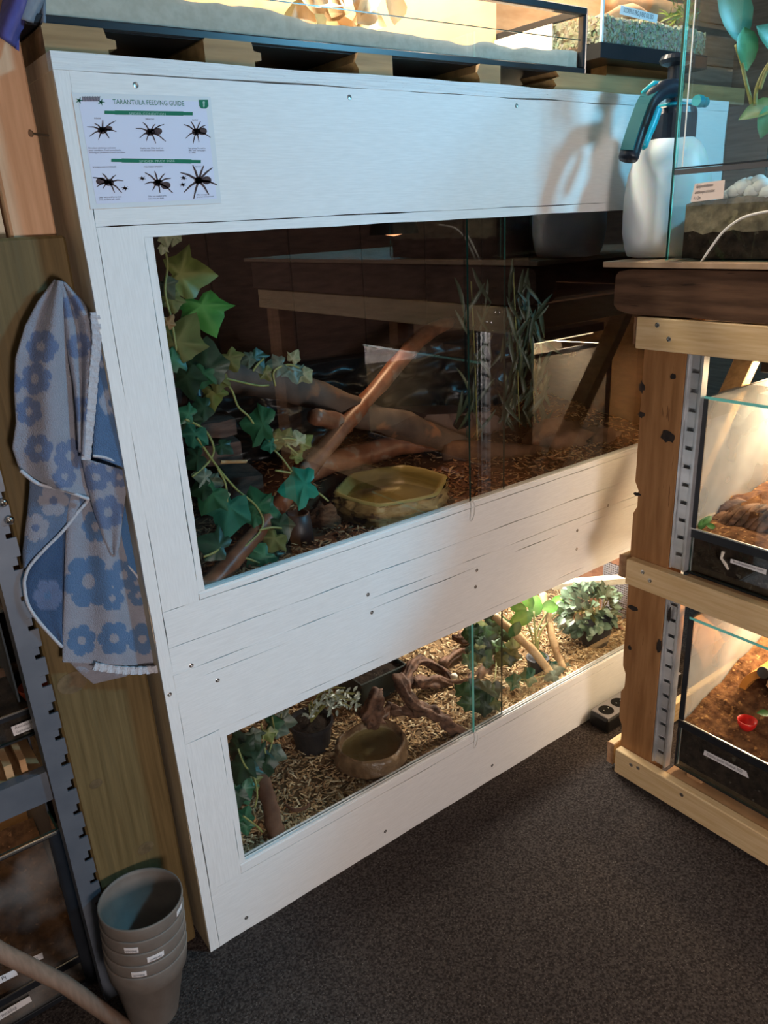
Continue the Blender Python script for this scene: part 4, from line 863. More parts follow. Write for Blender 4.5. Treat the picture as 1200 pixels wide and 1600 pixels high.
# second tank with gravel
SX0, SX1, SY0, SY1 = xz(938, 90, .08)[0], 1.62, .08, .42
zb = xz(938, 90, .08)[1]; zg = xz(938, 65, .08)[1]
t2 = thing('gravel_tank', (1.42, .25, zb), 'glass tank with chunky gravel on a black base at the top right', 'tank')
b = B(); b.box(SX0, SX1, SY0, SY1, zb, zg, bev=.001); b.build('base', 'black_frame', t2)
for (x0, x1, y0, y1) in ((SX0, SX1, SY0, SY0+.004), (SX0, SX0+.004, SY0+.0045, SY1), (SX1-.004, SX1, SY0+.0045, SY1)):
    b = B(); b.box(x0, x1, y0, y1, zg+.0002, zg+.26); b.build('glass_pane', 'glass', t2)
b = B(); b.box(SX0+.0045, SX1-.0045, SY1-.006, SY1, zg, zg+.26); b.build('back_panel', 'cork_orange', t2)
b = B(); b.box(SX0+.0005, SX0+.006, SY0-.001, SY0+.005, zg, zg+.26); b.build('corner_seal', 'silicone', t2)
for yy in (.12, .34):
    b = B(); b.box(1.30, 1.60, yy+.015, yy+.06, ZB+.0005 if yy < .2 else 1.601, zb-.0005); tag(b.build('timber_block', 'plank_brown'), ('front' if yy < .2 else 'rear')+' timber block supporting the gravel tank', 'timber block', 'timber blocks under the gravel tank')
def zgr(x, y): return zg+.052+.010*noise.noise(Vector((x*9, y*9, 2)))+.05*(y-SY0)
GR = [(.36, .39, .31), (.29, .33, .26), (.42, .43, .34), (.33, .33, .25), (.42, .40, .30)]
rr = random.Random(15); b = B().usetint(); b.tint = GR[0]
b.grid(lambda u, v: Vector((lerp(SX0+.0065, SX1-.006, u), SY0+.0065 if v < .15 else lerp(SY0+.0065, SY1-.01, (v-.15)/.85), zg+.001 if v < .15 else zgr(lerp(SX0, SX1, u), lerp(SY0, SY1, (v-.15)/.85)))), 20, 8, col=lambda u, v: (.2, .2, .16))
for i in range(3200):
    fr = i < 2000
    x = rr.uniform(SX0+.009, SX1-.01); y = SY0+.009 if fr else rr.uniform(SY0+.009, SY1-.02); z = rr.uniform(zg+.004, zgr(x, y)) if fr else zgr(x, y)+rr.uniform(-.002, .003)
    if i % 5 == 0: x = SX0+.010; y = rr.uniform(SY0+.01, SY1-.02); z = rr.uniform(zg+.004, zgr(x, y))
    b.tint = tuple(v*rr.uniform(.8, 1.15) for v in rr.choice(GR)); c = Vector((x, y, z)); s = rr.uniform(.0020, .0040); Q_ = Euler((rr.random()*6, rr.random()*6, rr.random()*6)).to_matrix()
    b.hexa([c+Q_ @ Vector((sx*s*1.6*k, sy*s*k, sz*s*k)) for sz, k in ((-1, 1), (1, .7)) for sx, sy in ((-1, -1), (1, -1), (1, 1), (-1, 1))])
tag(b.build('gravel', 'chip_tint', recalc=False), 'chunky grey-green gravel filling the tank at the top right', 'gravel', kind='stuff')
for P, lab in (([(945, 32, 1, .16), (985, 20, 1, .15), (1020, 40, 1, .14)], 'orange bark strip lying on the gravel behind the white label'), ([(950, 2, 1, .30), (1010, 14, 1, .28), (1070, 36, 1, .26)], 'large tan cork bark lying along the back of the gravel tank')):
    limb('cork_bark', lab, P, [.014, .018, .012] if 'strip' in lab else [.03, .035, .03], 'cork_orange', jit=.4, cat='bark')
gp = thing('moss_plant', W(1062, 30, 1, .15), 'bushy yellow-green plant on the gravel left of the frog tank', 'plant'); TINTS['moss'] = ((.10, .15, .02), (.22, .26, .06)); rr = random.Random(2)
for i in range(60): p = W(1062+rr.uniform(-18, 20), 34+rr.uniform(-24, 8), 1, .15+rr.uniform(-.03, .03)); inst('leaf', oval_mesh('moss', i % 2, .22, .3, 4, .5), leafM(p, Vector((rr.uniform(-1, 1), rr.uniform(-1, .3), rr.uniform(-.2, 1))), Vector((0, -1, .5)), rr.uniform(.015, .035)), gp)
def sticker(par, c4, lines, mat='label_paper', size=.006, off=(0, -.0004, 0), inset=.08, ink='ink', italic=0, wfrac=.86, name='paper_label'):
    """paper label from its corners TL TR BR BL with printed lines"""
    tl_, tr_, br_, bl_ = [Vector(p) for p in c4]; o_ = Vector(off); b = B(); b.prism([bl_, br_, tr_, tl_], o_)
    lab = b.build(name, mat, par); xdv = (tr_-tl_); ydv = (tl_-bl_); h = ydv.length; n = len(lines)
    for i, (s, wf) in enumerate(lines):
        o = tl_+xdv*inset-ydv*((i+.80)/(n+.15)); text('label_text', s, h/n*.78, o+o_*1.6, xdv, ydv, ink, lab, width=xdv.length*wf, off=0.0)
    return lab
c4 = [W(970, 8, 1, SY0-.0003), W(1028, 23, 1, SY0-.0003), W(1026, 36, 1, SY0-.0003), W(968, 22, 1, SY0-.0003)]
sticker(t2, c4, [('SCORPIUS PRO JUBIC OIL ISO', .80)])
area('gravel_tank_light', (1.42, .22, 2.02), (1.42, .22, 1.7), .3, .05, 3.5, (1.0, .80, .60))

# ------------------------------------------------------------------ left: board, towel, pots, rack
bd = thing('treated_board', (-.088, .07, 0), 'tall greenish treated timber board standing beside the cabinet, towel hung on it', 'board')
b = B(); b.box(-.166, -.009, .050, .078, 0.0, 1.376, bev=.004); b.build('plank', 'treated_board', bd)
for (px, py, r) in ((228, 1325, .0085), (113, 1067, .013), (150, 1225, .006)):
    p = W(px, py, 1, .0497); b = B(); b.lathe(p, [(r*1.5, -.0001), (r*1.5, .0002), (r, .0003), (r*.6, .0001)], 20, lambda a, z, rr_: 1+.25*math.cos(a)**2, axis=(0, -1, 0), cap1=True); b.build('knot', 'knot', bd)
hk = W(89, 436, 1, .05); b = B(); b.tube([hk+Vector((0, 0, -.010)), hk+Vector((0, -.016, -.011)), hk+Vector((0, -.018, -.006))], .0022, 8); b.build('hook', 'steel_nail', bd, smooth=True)

tw = thing('towel', (-.05, .02, .64), 'blue and lilac flower patterned hand towel hanging from a hook on the treated board', 'towel')
LIGHT = (.27, .275, .32); BLUE = (.085, .155, .28); BLUE2 = (.115, .155, .265)
def flower(px, py, fl, base, fcol, dots):
    c = base
    for (x, y, r, a0) in fl:
        d = math.hypot((px-x), (py-y)*.95); an = math.atan2(py-y, px-x)
        if d < r*(.66+.26*abs(math.cos(3*an+a0))**.45): c = fcol if d > r*.25 else dots
    return c
F1 = [(65, 542, 28, 0), (56, 592, 27, 1), (46, 643, 24, 2), (61, 701, 24, .5), (108, 712, 28, 1), (20, 600, 16, 0), (100, 745, 20, 0)]
F7 = [(138, 908, 44, .4), (192, 898, 26, 0), (127, 1000, 26, 1), (178, 997, 28, 0), (222, 998, 26, 2), (175, 935, 20, 0), (215, 930, 18, 0), (150, 822, 26, 0)]
F8 = [(83, 782, 26, 0), (55, 824, 23, 1)]
F4 = [(174, 628, 22, 0), (160, 560, 14, 1)]; F5 = [(150, 745, 24, 0), (168, 800, 28, 1), (186, 745, 18, 0)]
F2 = [(112, 480, 20, 0), (124, 540, 22, 0), (128, 640, 22, 0)]
def layer(b, rows, y0, y1, fold, nf, ph, base, fl, fc, dot, nu=44, nv=60, bulge=.012):
    def at(v):
        t = v*(len(rows)-1); i = min(int(t), len(rows)-2); f = t-i; f = f*f*(3-2*f)*.4+f*.6
        return [lerp(Vector(rows[i][k]), Vector(rows[i+1][k]), f) for k in (0, 1)]
    def px(u, v): l, r = at(v); return l.lerp(r, u)
    def fn(u, v):
        q = px(u, v); y = lerp(y0, y1, v)-bulge*math.sin(math.pi*u)**.6-fold*(math.sin(u*math.pi*nf+ph+v*1.2))*min(1, v*3+.35); return W(q.x, q.y, 1, y)
    def cl(u, v):
        q = px(u, v); c = flower(q.x+1.5*noise.noise(Vector((q.x*.3, q.y*.3, 0))), q.y+1.5*noise.noise(Vector((q.x*.3, q.y*.3, 5))), fl, base, fc, dot); k = 1+.10*noise.noise(Vector((q.x*.05, q.y*.05, 9))); return tuple(x*k for x in c)
    b.grid(fn, nu, nv, col=cl)
b = B().usetint(); b.tint = LIGHT
layer(b, [((86, 442), (100, 442)), ((45, 520), (150, 510)), ((34, 600), (176, 600)), ((36, 700), (190, 700)), ((60, 800), (195, 800)), ((85, 900), (205, 900)), ((100, 1030), (235, 1030))], .044, .044, 0, 1, 0, BLUE, [], BLUE, BLUE, 20, 40, .002)
layer(b, [((100, 1025), (215, 1030)), ((122, 1048), (212, 1046)), ((146, 1068), (196, 1056))], .041, .041, .001, 3, 0, LIGHT, [], BLUE, LIGHT, 24, 10, .001)
layer(b, [((102, 812), (112, 800)), ((70, 852), (108, 840)), ((44, 890), (106, 890)), ((38, 915), (104, 915)), ((44, 945), (102, 945)), ((64, 975), (100, 972)), ((96, 1010), (99, 1006))], .036, .036, .003, 2, 1, (.045, .085, .17), [(75, 930, 26, 0)], BLUE2, BLUE, 30, 40, .010)
layer(b, [((190, 770), (196, 768)), ((186, 820), (206, 826)), ((181, 850), (213, 868)), ((180, 866), (219, 906))], .038, .038, .001, 2, 0, (.07, .18, .38), [], BLUE, BLUE, 16, 30, .005)
layer(b, [((106, 740), (186, 740)), ((105, 800), (189, 800)), ((102, 880), (207, 880)), ((100, 950), (226, 945)), ((98, 1000), (239, 998)), ((98, 1034), (248, 1042))], .030, .034, .0065, 3.4, .8, LIGHT, F7, BLUE, LIGHT, 90, 120, .010)
layer(b, [((128, 715), (206, 738)), ((136, 755), (196, 770)), ((148, 800), (190, 812)), ((162, 842), (186, 850)), ((174, 866), (181, 867))], .020, .026, .007, 2, .5, LIGHT, F5, BLUE2, LIGHT, 40, 60, .012)
layer(b, [((48, 735), (132, 752)), ((47, 765), (138, 770)), ((44, 800), (128, 792)), ((40, 832), (103, 822)), ((37, 862), (68, 862)), ((38, 888), (44, 886))], .026, .034, .003, 2, .2, (.115, .165, .26), F8, LIGHT, BLUE2, 64, 60, .010)
layer(b, [((94, 440), (101, 442)), ((96, 470), (126, 468)), ((100, 510), (146, 500)), ((108, 560), (150, 540)), ((116, 600), (144, 600)), ((121, 650), (138, 655)), ((124, 705), (132, 715))], .030, .016, .009, 3, 0, LIGHT, F2, BLUE2, LIGHT, 50, 70, .010)
layer(b, [((148, 492), (152, 490)), ((154, 520), (163, 528)), ((152, 580), (180, 600)), ((148, 650), (196, 672)), ((145, 712), (206, 736))], .022, .012, .002, 2, 1, BLUE, F4, (.26, .30, .38), BLUE, 44, 70, .008)
layer(b, [((86, 438), (96, 439)), ((60, 472), (108, 470)), ((40, 510), (114, 520)), ((25, 560), (118, 580)), ((23, 610), (122, 640)), ((26, 660), (126, 690)), ((20, 700), (131, 730)), ((32, 735), (137, 762)), ((62, 756), (139, 778))], .030, .012, .0095, 2.6, 2.6, LIGHT, F1, BLUE2, LIGHT, 90, 130, .014)
o = b.build('cloth', 'towel_cloth', tw, smooth=True, recalc=False); sm = o.modifiers.new('thick', 'SOLIDIFY'); sm.thickness = .0035; sm.offset = 0
def hem(path, y, r, par=tw, mat='towel_hem', ribs=0):
    P = smoothpath([W(q[0], q[1], 1, q[2] if len(q) > 2 else y) for q in path], 6); b = B(); n = len(P)
    b.tube(P, [r*(1+(.22*math.sin(i*2.1) if ribs else 0)) for i in range(n)], 8, .1); return b.build('hem', mat, par, smooth=True)
hem([(141, 770), (138, 781), (120, 802), (98, 830), (70, 858), (47, 884), (40, 900), (38, 915), (44, 945), (64, 975), (97, 1011)], .020, .0028)
hem([(145, 712), (165, 715), (185, 724), (206, 737)], .006, .0024)
hem([(32, 735), (60, 756), (100, 766), (138, 780)], .004, .0028)
hem([(180, 866), (200, 884), (219, 906)], .034, .0022)
def band(path, wpx, y, n=46):
    P = smoothpath([W(q[0], q[1], 1, y) for q in path], 12); b = B()
    for i in range(len(P)-1):
        d = (P[i+1]-P[i]).normalized(); s = Vector((-d.z, 0, d.x))*wpx*.5*mpp(P[i]); k = .0015*math.sin(i*1.6)
        b.prism([P[i]-s+Vector((0, -k, 0)), P[i+1]-s+Vector((0, -k, 0)), P[i+1]+s+Vector((0, k, 0)), P[i]+s+Vector((0, k, 0))], (0, -.004, 0))
    return b.build('hem_band', 'towel_hem', tw)
band([(147, 488), (150, 530), (146, 580), (142, 630), (137, 680), (133, 718)], 14, .004)
band([(146, 1040), (180, 1045), (215, 1047), (249, 1044)], 12, .020)

# ------------------------------------------------------------------ stacked pots
PB = Vector((-.1385, -.045, 0.0)); ax = Vector((.020, .004, .262)); n_p = 5; step = .0265
def pot(k, lab, lpos):
    c = PB+ax.normalized()*(k*step); dx = ax.normalized()
    t = thing('plant_pot', c+Vector((0, 0, .001)), lab, 'plant pot', 'nested grey plant pots')
    b = B(); b.lathe(c, [(.0445, .001), (.0460, .003), (.0645, .115), (.0695, .118), (.0735, .156), (.0730, .159), (.0705, .159), (.0690, .152), (.0660, .121), (.0615, .117), (.0440, .006), (.001, .006)], 56, axis=dx)
    b.build('body', 'grey_pot', t, smooth=False).data.shade_smooth()
    if lpos:
        a0, a1, h = lpos; b = B(); P = []
        def at(a, z, d=0): rr_ = lerp(.0695, .0735, (z-.118)/.038)+.0004+d; M = Vector((0, 0, 1)).rotation_difference(dx).to_matrix(); return c+M @ Vector((math.cos(a)*rr_, math.sin(a)*rr_, z))
        m = 6
        for i in range(m):
            u0, u1 = lerp(a0, a1, i/m), lerp(a0, a1, (i+1)/m); b.hexa([at(u0, h), at(u1, h), at(u1, h, .0005), at(u0, h, .0005), at(u0, h+.012), at(u1, h+.012), at(u1, h+.012, .0005), at(u0, h+.012, .0005)])
        lb = b.build('pot_label', 'label_paper', t); mid = (a0+a1)/2
        xdv = at(mid+.01, h)-at(mid-.01, h); ydv = at(mid, h+.01)-at(mid, h)
        text('label_text', 'HADOGENES' if k != 2 else 'UROPHONIUS', .006, at(mid, h+.0032, .0016)-xdv.normalized()*.010, xdv, ydv, 'ink', lb, width=.020)
    return t
ordn = ['lowest of the five nested grey plant pots, standing on the carpet', 'second grey pot from the bottom of the nested stack', 'middle grey pot of the nested stack, white label lowest on the left', 'fourth grey pot from the bottom, its label nearest the front', 'top grey pot of the nested stack, open mouth visible']
labs = [None, (-2.25, -1.90, .136), (-1.85, -1.45, .137), (-2.35, -2.02, .137), (-.95, -.62, .137)]
ordn = ['lowest of the five nested grey plant pots, standing on the carpet', 'second from bottom of the nested grey pots, white label on its left', 'middle pot of the nested grey stack, white label facing the front', 'second from top of the nested grey pots, white label at its left', 'top pot of the nested grey stack with its open mouth showing']
for k in range(5): pot(k, ordn[k], labs[k])
# broom handle
b = B(); b.tube([W(-120, 1412, 1, -.05), W(0, 1487, 1, -.05), W(100, 1537, 1, -.05), W(215, 1618, 1, -.05)], .0135, 16); tag(b.build('broom_handle', 'broom_wood', smooth=True), 'brown round wooden broom handle slanting across the lower left corner', 'handle')

# ------------------------------------------------------------------ left metal rack
rk = thing('metal_rack', (-.6, .2, 0), 'grey-blue slotted steel shelf rack at the left edge beside the treated board', 'shelf rack')
UX0, UX1, UY = -.2040, -.1675, .030
b = B(); b.box(UX0, UX1-.014, UY, UY+.003, 0, 1.05); zz = .02; k = 0
while zz < 1.03:
    h = .020; b.box(UX1-.014, UX1, UY, UY+.003, zz+.021, zz+.052); b.box(UX1-.014, UX1-.006, UY, UY+.003, zz+.008, zz+.0208); zz += .052
b.box(UX1-.014, UX1, UY, UY+.003, 0, .0195)
b.box(UX0, UX0+.003, UY+.0035, UY+.04, 0, 1.05); b.build('upright', 'blue_steel', rk)
b = B(); b.box(UX0-.003, UX0, UY+.12, UY+.50, 0, 1.05); b.build('upright', 'blue_steel', rk)
zt, zl = W(95, 1195, 1, UY+.012).z, W(105, 1238, 1, UY+.012).z
b = B(); b.box(-1.1, UX0-.001, UY+.010, UY+.014, zl, zt); b.box(-1.1, UX0-.001, UY+.0145, UY+.030, zt-.004, zt); b.build('crossbeam', 'blue_steel', rk)
b = B(); b.box(-1.1, UX0-.004, UY+.032, .55, zt-.016, zt-.004); b.build('shelf_board', 'ply_warm', rk)
for py in (785, 812):
    p = W(4 if py == 785 else 14, py, 1, UY); b = B(); b.lathe(p, [(.007, 0), (.007, .003), (.004, .007), (.001, .0075)], 14, axis=(0, -1, 0)); b.build('bolt', 'chrome', rk, smooth=True)
for xs, side in (((-.262, -.250), 'left'), ((-.238, -.228), 'right')):
    b = B(); b.box(xs[0], xs[1], .065, .50, zt-.0035, zt+.024); tag(b.build('wood_strip', 'ply_warm'), side+' of the two thin wooden strips under the left shelf tank', 'wood strip', 'thin wooden strips under the left shelf tank')
# upper left tank
def soil_box(b, x0, x1, y0, y1, z0, zf, nu=24, nv=16, front=0):
    """heaped soil filling a tank; its packed front face uses material slot 'front'"""
    def fn(u, v):
        x, y = lerp(x0, x1, u), lerp(y0, y1, max(0, (v-.12)/.88)); return Vector((x, y, z0 if v < .06 else zf(x, y)))
    b.grid(fn, nu, nv)
    b.box(x0, x1, y0+.001, y1, z0, z0+.002)
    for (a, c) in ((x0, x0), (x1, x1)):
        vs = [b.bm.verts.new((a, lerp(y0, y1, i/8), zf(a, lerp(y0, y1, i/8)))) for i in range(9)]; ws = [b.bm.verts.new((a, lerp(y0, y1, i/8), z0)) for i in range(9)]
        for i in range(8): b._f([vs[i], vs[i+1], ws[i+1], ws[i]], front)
def glass_tank(name, label, x0, x1, y0, y1, z0, z1, corner=.008, top=True, base_h=.0, frame='black_frame', faces='xXyY', gl='glass', edge='glass_edge_dark'):
    t = thing(name, ((x0+x1)/2, (y0+y1)/2, z0), label, 'tank'); g = .004
    spec = dict(y=(x0, x1, y0, y0+g), Y=(x0, x1, y1-g, y1), x=(x0, x0+g, y0+g+.0003, y1-g-.0003), X=(x1-g, x1, y0+g+.0003, y1-g-.0003))
    for f in faces:
        a = spec[f]; b = B(); vs, fs = b.hexa([(a[0], a[2], z0+.004), (a[1], a[2], z0+.004), (a[1], a[3], z0+.004), (a[0], a[3], z0+.004), (a[0], a[2], z1), (a[1], a[2], z1), (a[1], a[3], z1), (a[0], a[3], z1)]); b.bm.normal_update()
        for q in fs: q.material_index = 0 if abs(q.normal['xy'.index(f.lower())]) > .5 else 1
        b.build('glass_pane', [gl, edge], t)
    b = B(); b.box(x0, x1, y0, y1, z0, z0+.0035); b.build('base', frame, t)
    return t
ty = .12; zb1 = W(0, 1182, 1, ty).z; 
zb1 = zt+.025; zlid = W(0, 955, 1, ty).z; zsoil = W(40, 1110, 1, ty).z
lt1 = glass_tank('shelf_tank', 'dark soil tank with an orange bowl on the left rack shelf', -.75, -.150, ty, .50, zb1, zlid-.003, faces='yXx')
b = B(); b.box(-.752, -.148, ty-.002, .502, zlid-.002, zlid+.002); b.build('lid', 'glass_hazy', lt1)
zf_ = zb1+.058
b = B(); b.box(-.75, -.150, ty-.0025, ty-.0003, zf_-.003, zf_); b.build('front_rail', 'silver', lt1)
b = B(); b.box(-.75, -.150, ty-.0012, ty-.0003, zf_-.012, zf_-.0032); b.build('front_strip', 'black_frame', lt1)
b = B(); soil_box(b, -.744, -.156, ty+.006, .49, zb1+.004, lambda x, y: zf_-.004+.10*(y-ty)+.008*noise.noise(Vector((x*20, y*20, 0)))); tag(b.build('dark_soil', 'soil_dark'), 'dark soil filling the tank on the left rack shelf', 'soil', kind='stuff')
hs_ = lambda x, y: zf_-.004+.10*(y-ty)
b = B(); c = drop(58, 1088, hs_)+Vector((0, 0, .015)); b.lathe(c, [(.018, -.018), (.024, -.004), (.0275, .008), (.0265, .009), (.022, -.002), (.001, -.012)], 26); tag(b.build('feeding_bowl', 'orange_bowl', smooth=True), 'orange plastic feeding bowl in the dark soil of the left shelf tank', 'bowl')
limb('cork_bark', 'grey bark piece on dark soil left of the orange bowl', [drop(-10, 1062, hs_), drop(22, 1050, hs_)+Vector((0, 0, .004)), drop(48, 1040, hs_)], [.010, .013, .008], 'log_brown', jit=.5, cat='bark')
sticker(lt1, [W(17, 1136, 1, ty-.001), W(71, 1115, 1, ty-.001), W(75, 1129, 1, ty-.001), W(22, 1150, 1, ty-.001)], [('Avicularia sp.', .68), ('Guyana/sans. wit: Kwsel', .84)], size=.006)
# back board and warm light of the left rack
b = B(); b.box(-1.1, -.06, .545, .556, 0.0, 1.10); b.build('back_board', 'ply_warm', rk)
sl = thing('strip_light', (-.35, .40, zt-.03), 'warm strip light under the left rack shelf', 'lamp'); b = B(); b.box(-.30, -.21, .38, .40, zt-.024, zt-.017); b.build('strip', 'led_warm', sl)
area('rack_strip_light', (-.24, .39, zt-.03), (-.18, .42, .2), .10, .02, 0.45, WARM)
area('rack_strip_light', (-.38, .40, 1.02), (-.32, .30, .6), .3, .02, 0.35, WARM)
b = B(); b.beam((-.150, .36, .26), (-.205, .40, .46), .028, .018); b.beam((-.10, .42, .02), (-.155, .40, .40), .045, .02); tag(b.build('wood_offcut', 'pine_x'), 'pale wooden offcuts lit behind the left rack upright', 'timber')
b = B(); b.box(-.185, -.13, .13, .34, .0, W(112, 1312, 1, .13).z, bev=.003); tag(b.build('brown_panel', 'bark_slab'), 'dark brown slanting panel between the floor tank and rack upright', 'panel')
# lower left tank on the floor
fx1 = W(150, 1525, 1, .09).x; ft = glass_tank('floor_tank', 'tall black framed tank standing on the carpet at the lower left', -.80, fx1, .09, .42, 0.0, W(80, 1300, 1, .09).z, faces='yXx', gl='glass_faint')
fz = W(80, 1300, 1, .09).z
for (x0, x1, y0, y1, z0, z1, nm) in ((fx1-.020, fx1+.002, .085, .0897, 0.0, fz, 'corner_post'), (fx1+.0003, fx1+.003, .0898, .11, 0.0, fz, 'corner_post'), (-.80, fx1-.0203, .085, .0897, .066, .082, 'frame_bar'), (-.80, fx1-.0203, .086, .0897, 0.0, .012, 'frame_bar'), (-.80, fx1-.0203, .087, .0897, fz-.010, fz-.005, 'frame_bar')):
    b = B(); b.box(x0, x1, y0, y1, z0, z1, bev=.001); b.build(nm, 'black_frame', ft)
b = B(); b.box(-.80, fx1-.004, .083, .0868, fz-.0048, fz+.001, bev=.001); b.build('lid_rail', 'silver', ft)
b = B(); soil_box(b, -.79, fx1-.006, .10, .41, .005, lambda x, y: .075+.35*(y-.1)+.012*noise.noise(Vector((x*14, y*14, 3)))); tag(b.build('soil', 'soil_dim'), 'brown soil sloping up inside the tall floor tank', 'soil', kind='stuff')
for q, s in (([(47, 1497), (66, 1488), (68, 1497), (48, 1506)], 'sp.'), ([(-30, 1540), (24, 1514), (28, 1523), (-26, 1550)], 'amer. PI'), ([(-25, 1597), (46, 1556), (50, 1564), (-22, 1607)], 'Poec. metallica')):
    sticker(ft, [W(a, c, 1, .0846) for a, c in q], [(s, .6)], size=.006)
b = B(); b.box(-.262, -.245, .0835, .0845, .030, .048); b.build('orange_sticker', 'plank_brown', ft)
# purple cloth at the top left
b = B(); b.grid(lambda u, v: W(lerp(6, 34, u)+4*math.sin(v*5), lerp(-60, 60, v)+u*20, 1, .03+.02*math.sin(u*5+v*4)), 14, 20); o = b.build('cloth', 'purple_cloth', smooth=True); o.modifiers.new('t', 'SOLIDIFY').thickness = .004; tag(o, 'purple cloth hanging at the top left corner beside the framed tank', 'cloth')
b = B(); b.grid(lambda u, v: W(lerp(30, 72, u), lerp(-60, 30, v)+u*10, 1, .045+.015*math.sin(u*6+v*4)), 14, 20); o = b.build('cloth', 'grey_cloth', smooth=True); o.modifiers.new('t', 'SOLIDIFY').thickness = .004; tag(o, 'grey cloth hanging behind the purple one at the top left corner', 'cloth')

# ------------------------------------------------------------------ right timber rack
XR = 1.064; YE = -.172
rr_ = thing('timber_rack', (1.3, -.9, 0), 'timber framed rack of glass terrariums standing on the right', 'rack')
def rbox(nm, x0, x1, y0, y1, z0, z1, m, bev=.002, par=rr_): b = B(); b.box(x0, x1, y0, y1, z0, z1, bev=bev); return b.build(nm, m, par)
# front corner post with ragged bark edge
def ragged_post(y0, y1, z0, z1, x0, x1, nm='post'):
    P = []; n = 60
    for i in range(n+1):
        z = lerp(z0, z1, i/n); k = noise.noise(Vector((2.1, z*11, .5))); d = .002*noise.noise(Vector((.3, z*40, 2)))+(.010 if k > .34 else 0.0)
        P.append((x0, y1-abs(d), z))
    b = B(); b.prism([(x0, y0, z0)]+P+[(x0, y0, z1)], (x1-x0, 0, 0)); return b.build(nm, 'post_wood', rr_)
post = ragged_post(-.277, YE-.006, .004, 1.159, XR+.006, XR+.062)
for (px, py, sx, sz) in ((1003, 605, .008, .012), (1002, 648, .009, .006), (1052, 588, .006, .006), (1044, 682, .016, .012), (996, 772, .010, .004), (1046, 960, .004, .020), (989, 950, .014, .006), (984, 1012, .005, .006), (1030, 1010, .006, .018)):
    p = W(px, py, 0, XR+.006); b = B(); n = 14; P = []
    for i in range(n): a = 2*math.pi*i/n; k = 1+.5*noise.noise(Vector((math.cos(a)*2+px, math.sin(a)*2, py))); P.append((p.x, p.y-math.cos(a)*sx*k, p.z+math.sin(a)*sz*k))
    b.prism(P, (-.0012, 0, 0)); b.build('bark_patch', 'bark_black', post)
# back posts and end brace
rbox('post', 1.64, 1.696, -.235, YE-.006, .004, 1.159, 'post_wood'); rbox('post', 1.64, 1.696, -1.45, -1.39, .004, 1.159, 'post_wood'); rbox('post', XR+.006, XR+.062, -1.45, -1.36, .004, 1.159, 'post_wood')
a_, c_ = Vector((1.475, -.200, 1.045)), Vector((1.225, -.200, .70))
b = B(); b.beam(a_+(a_-c_).normalized()*.10, c_, .030, .050, (0, 1, 0), bev=.002); b.build('diagonal_brace', 'plank_brown', rr_)
# rails
for z0, z1, ys in ((1.093, 1.158, -.171), (.548, .611, -.185), (.009, .080, -.190)):
    rl = rbox('front_rail', XR-.018, XR+.0055, -1.46, ys, z0, z1, 'pine'); rl2 = rbox('end_rail', XR-.004, 1.696, YE-.004, YE+.016, z0+.006, z1-.002, 'pine_x')
    if z0 < .1: rbox('rail_foot', XR-.012, XR+.004, -.40, -.20, .0, .0088, 'bark_black', 0); rbox('rail_foot', XR-.012, XR+.004, -1.40, -1.2, .0, .0088, 'bark_black', 0)
    bb = B(); bb.box(XR-.0045, XR-.0035, YE-.004, YE+.016, z0+.006, z1-.002); bb.build('end_grain', 'end_grain', rl2)
def rscrew(px, py):
    p = W(px, py, 0, XR-.0182); b = B(); b.lathe(p, [(.0052, -.0004), (.0052, .0003), (.0036, .0008), (.001, .0004)], 12, axis=(-1, 0, 0), cap1=True); b.build('screw', 'silver', rr_)
for q in ((1027, 508), (1045, 530), (1004, 894), (1015, 907), (986, 1195), (997, 1200), (1065, 1242)): rscrew(*q)
# beam and worktop sheet
P = []
for i in range(40):
    y = lerp(-1.5, -.112, i/39); P.append((XR-.012, y, 1.162+.004*noise.noise(Vector((0, y*9, 0)))))
Pt = [(x, y, 1.252+.003*noise.noise(Vector((3, y*9, 4)))) for x, y, z in P[::-1]]
Pt[0] = (XR-.012, -.117, 1.247); P[-1] = (XR-.012, -.119, 1.168)
b = B(); b.prism(P+[(XR-.012, -.108, 1.178), (XR-.012, -.107, 1.205), (XR-.012, -.109, 1.238)]+Pt, (.070, 0, 0)); b.build('rough_beam', 'old_beam', rr_)
for (x0, x1, y0, y1) in ((1.64, 1.71, -1.5, -.112),): rbox('rough_beam', x0, x1, y0, y1, 1.16, 1.252, 'old_beam', .006)
rbox('worktop_sheet', XR-.030, 1.72, -1.52, -.088, 1.2565, 1.2675, 'hardboard', .001)
# slotted metal uprights
def slotted(z0, z1, y0=-.316, y1=-.279, x=XR+.012):
    b = B(); n = int((z1-z0)/.0405); s = (y1-y0)
    b.box(x, x+.0012, y0+.002, y0+.010, z0, z1); b.box(x, x+.0012, y1-.011, y1-.002, z0, z1)
    b.box(x-.004, x+.016, y0, y0+.002, z0, z1); b.box(x-.004, x+.016, y1-.002, y1, z0, z1); b.box(x+.010, x+.0115, y0+.002, y1-.002, z0, z1)
    b.box(x-.004, x-.0028, y0+.002, y0+.0045, z0, z1); b.box(x-.004, x-.0028, y1-.0045, y1-.002, z0, z1)
    for i in range(n+1):
        za = z0+i*.0405; zc = min(za+.032, z1)
        if zc > za: b.box(x, x+.0012, y0+.0101, y1-.0111, za, zc)
        if za+.0405 < z1:
            b.box(x-.0008, x, y0+.009, y0+.0102, za+.031, za+.0415); b.box(x-.0008, x, y1-.0112, y1-.010, za+.031, za+.0415); b.box(x-.0008, x, y0+.010, y1-.011, za+.0405, za+.0415)
    return b.build('slotted_upright', 'galvanised', rr_)
slotted(.614, 1.09); slotted(.084, .545)
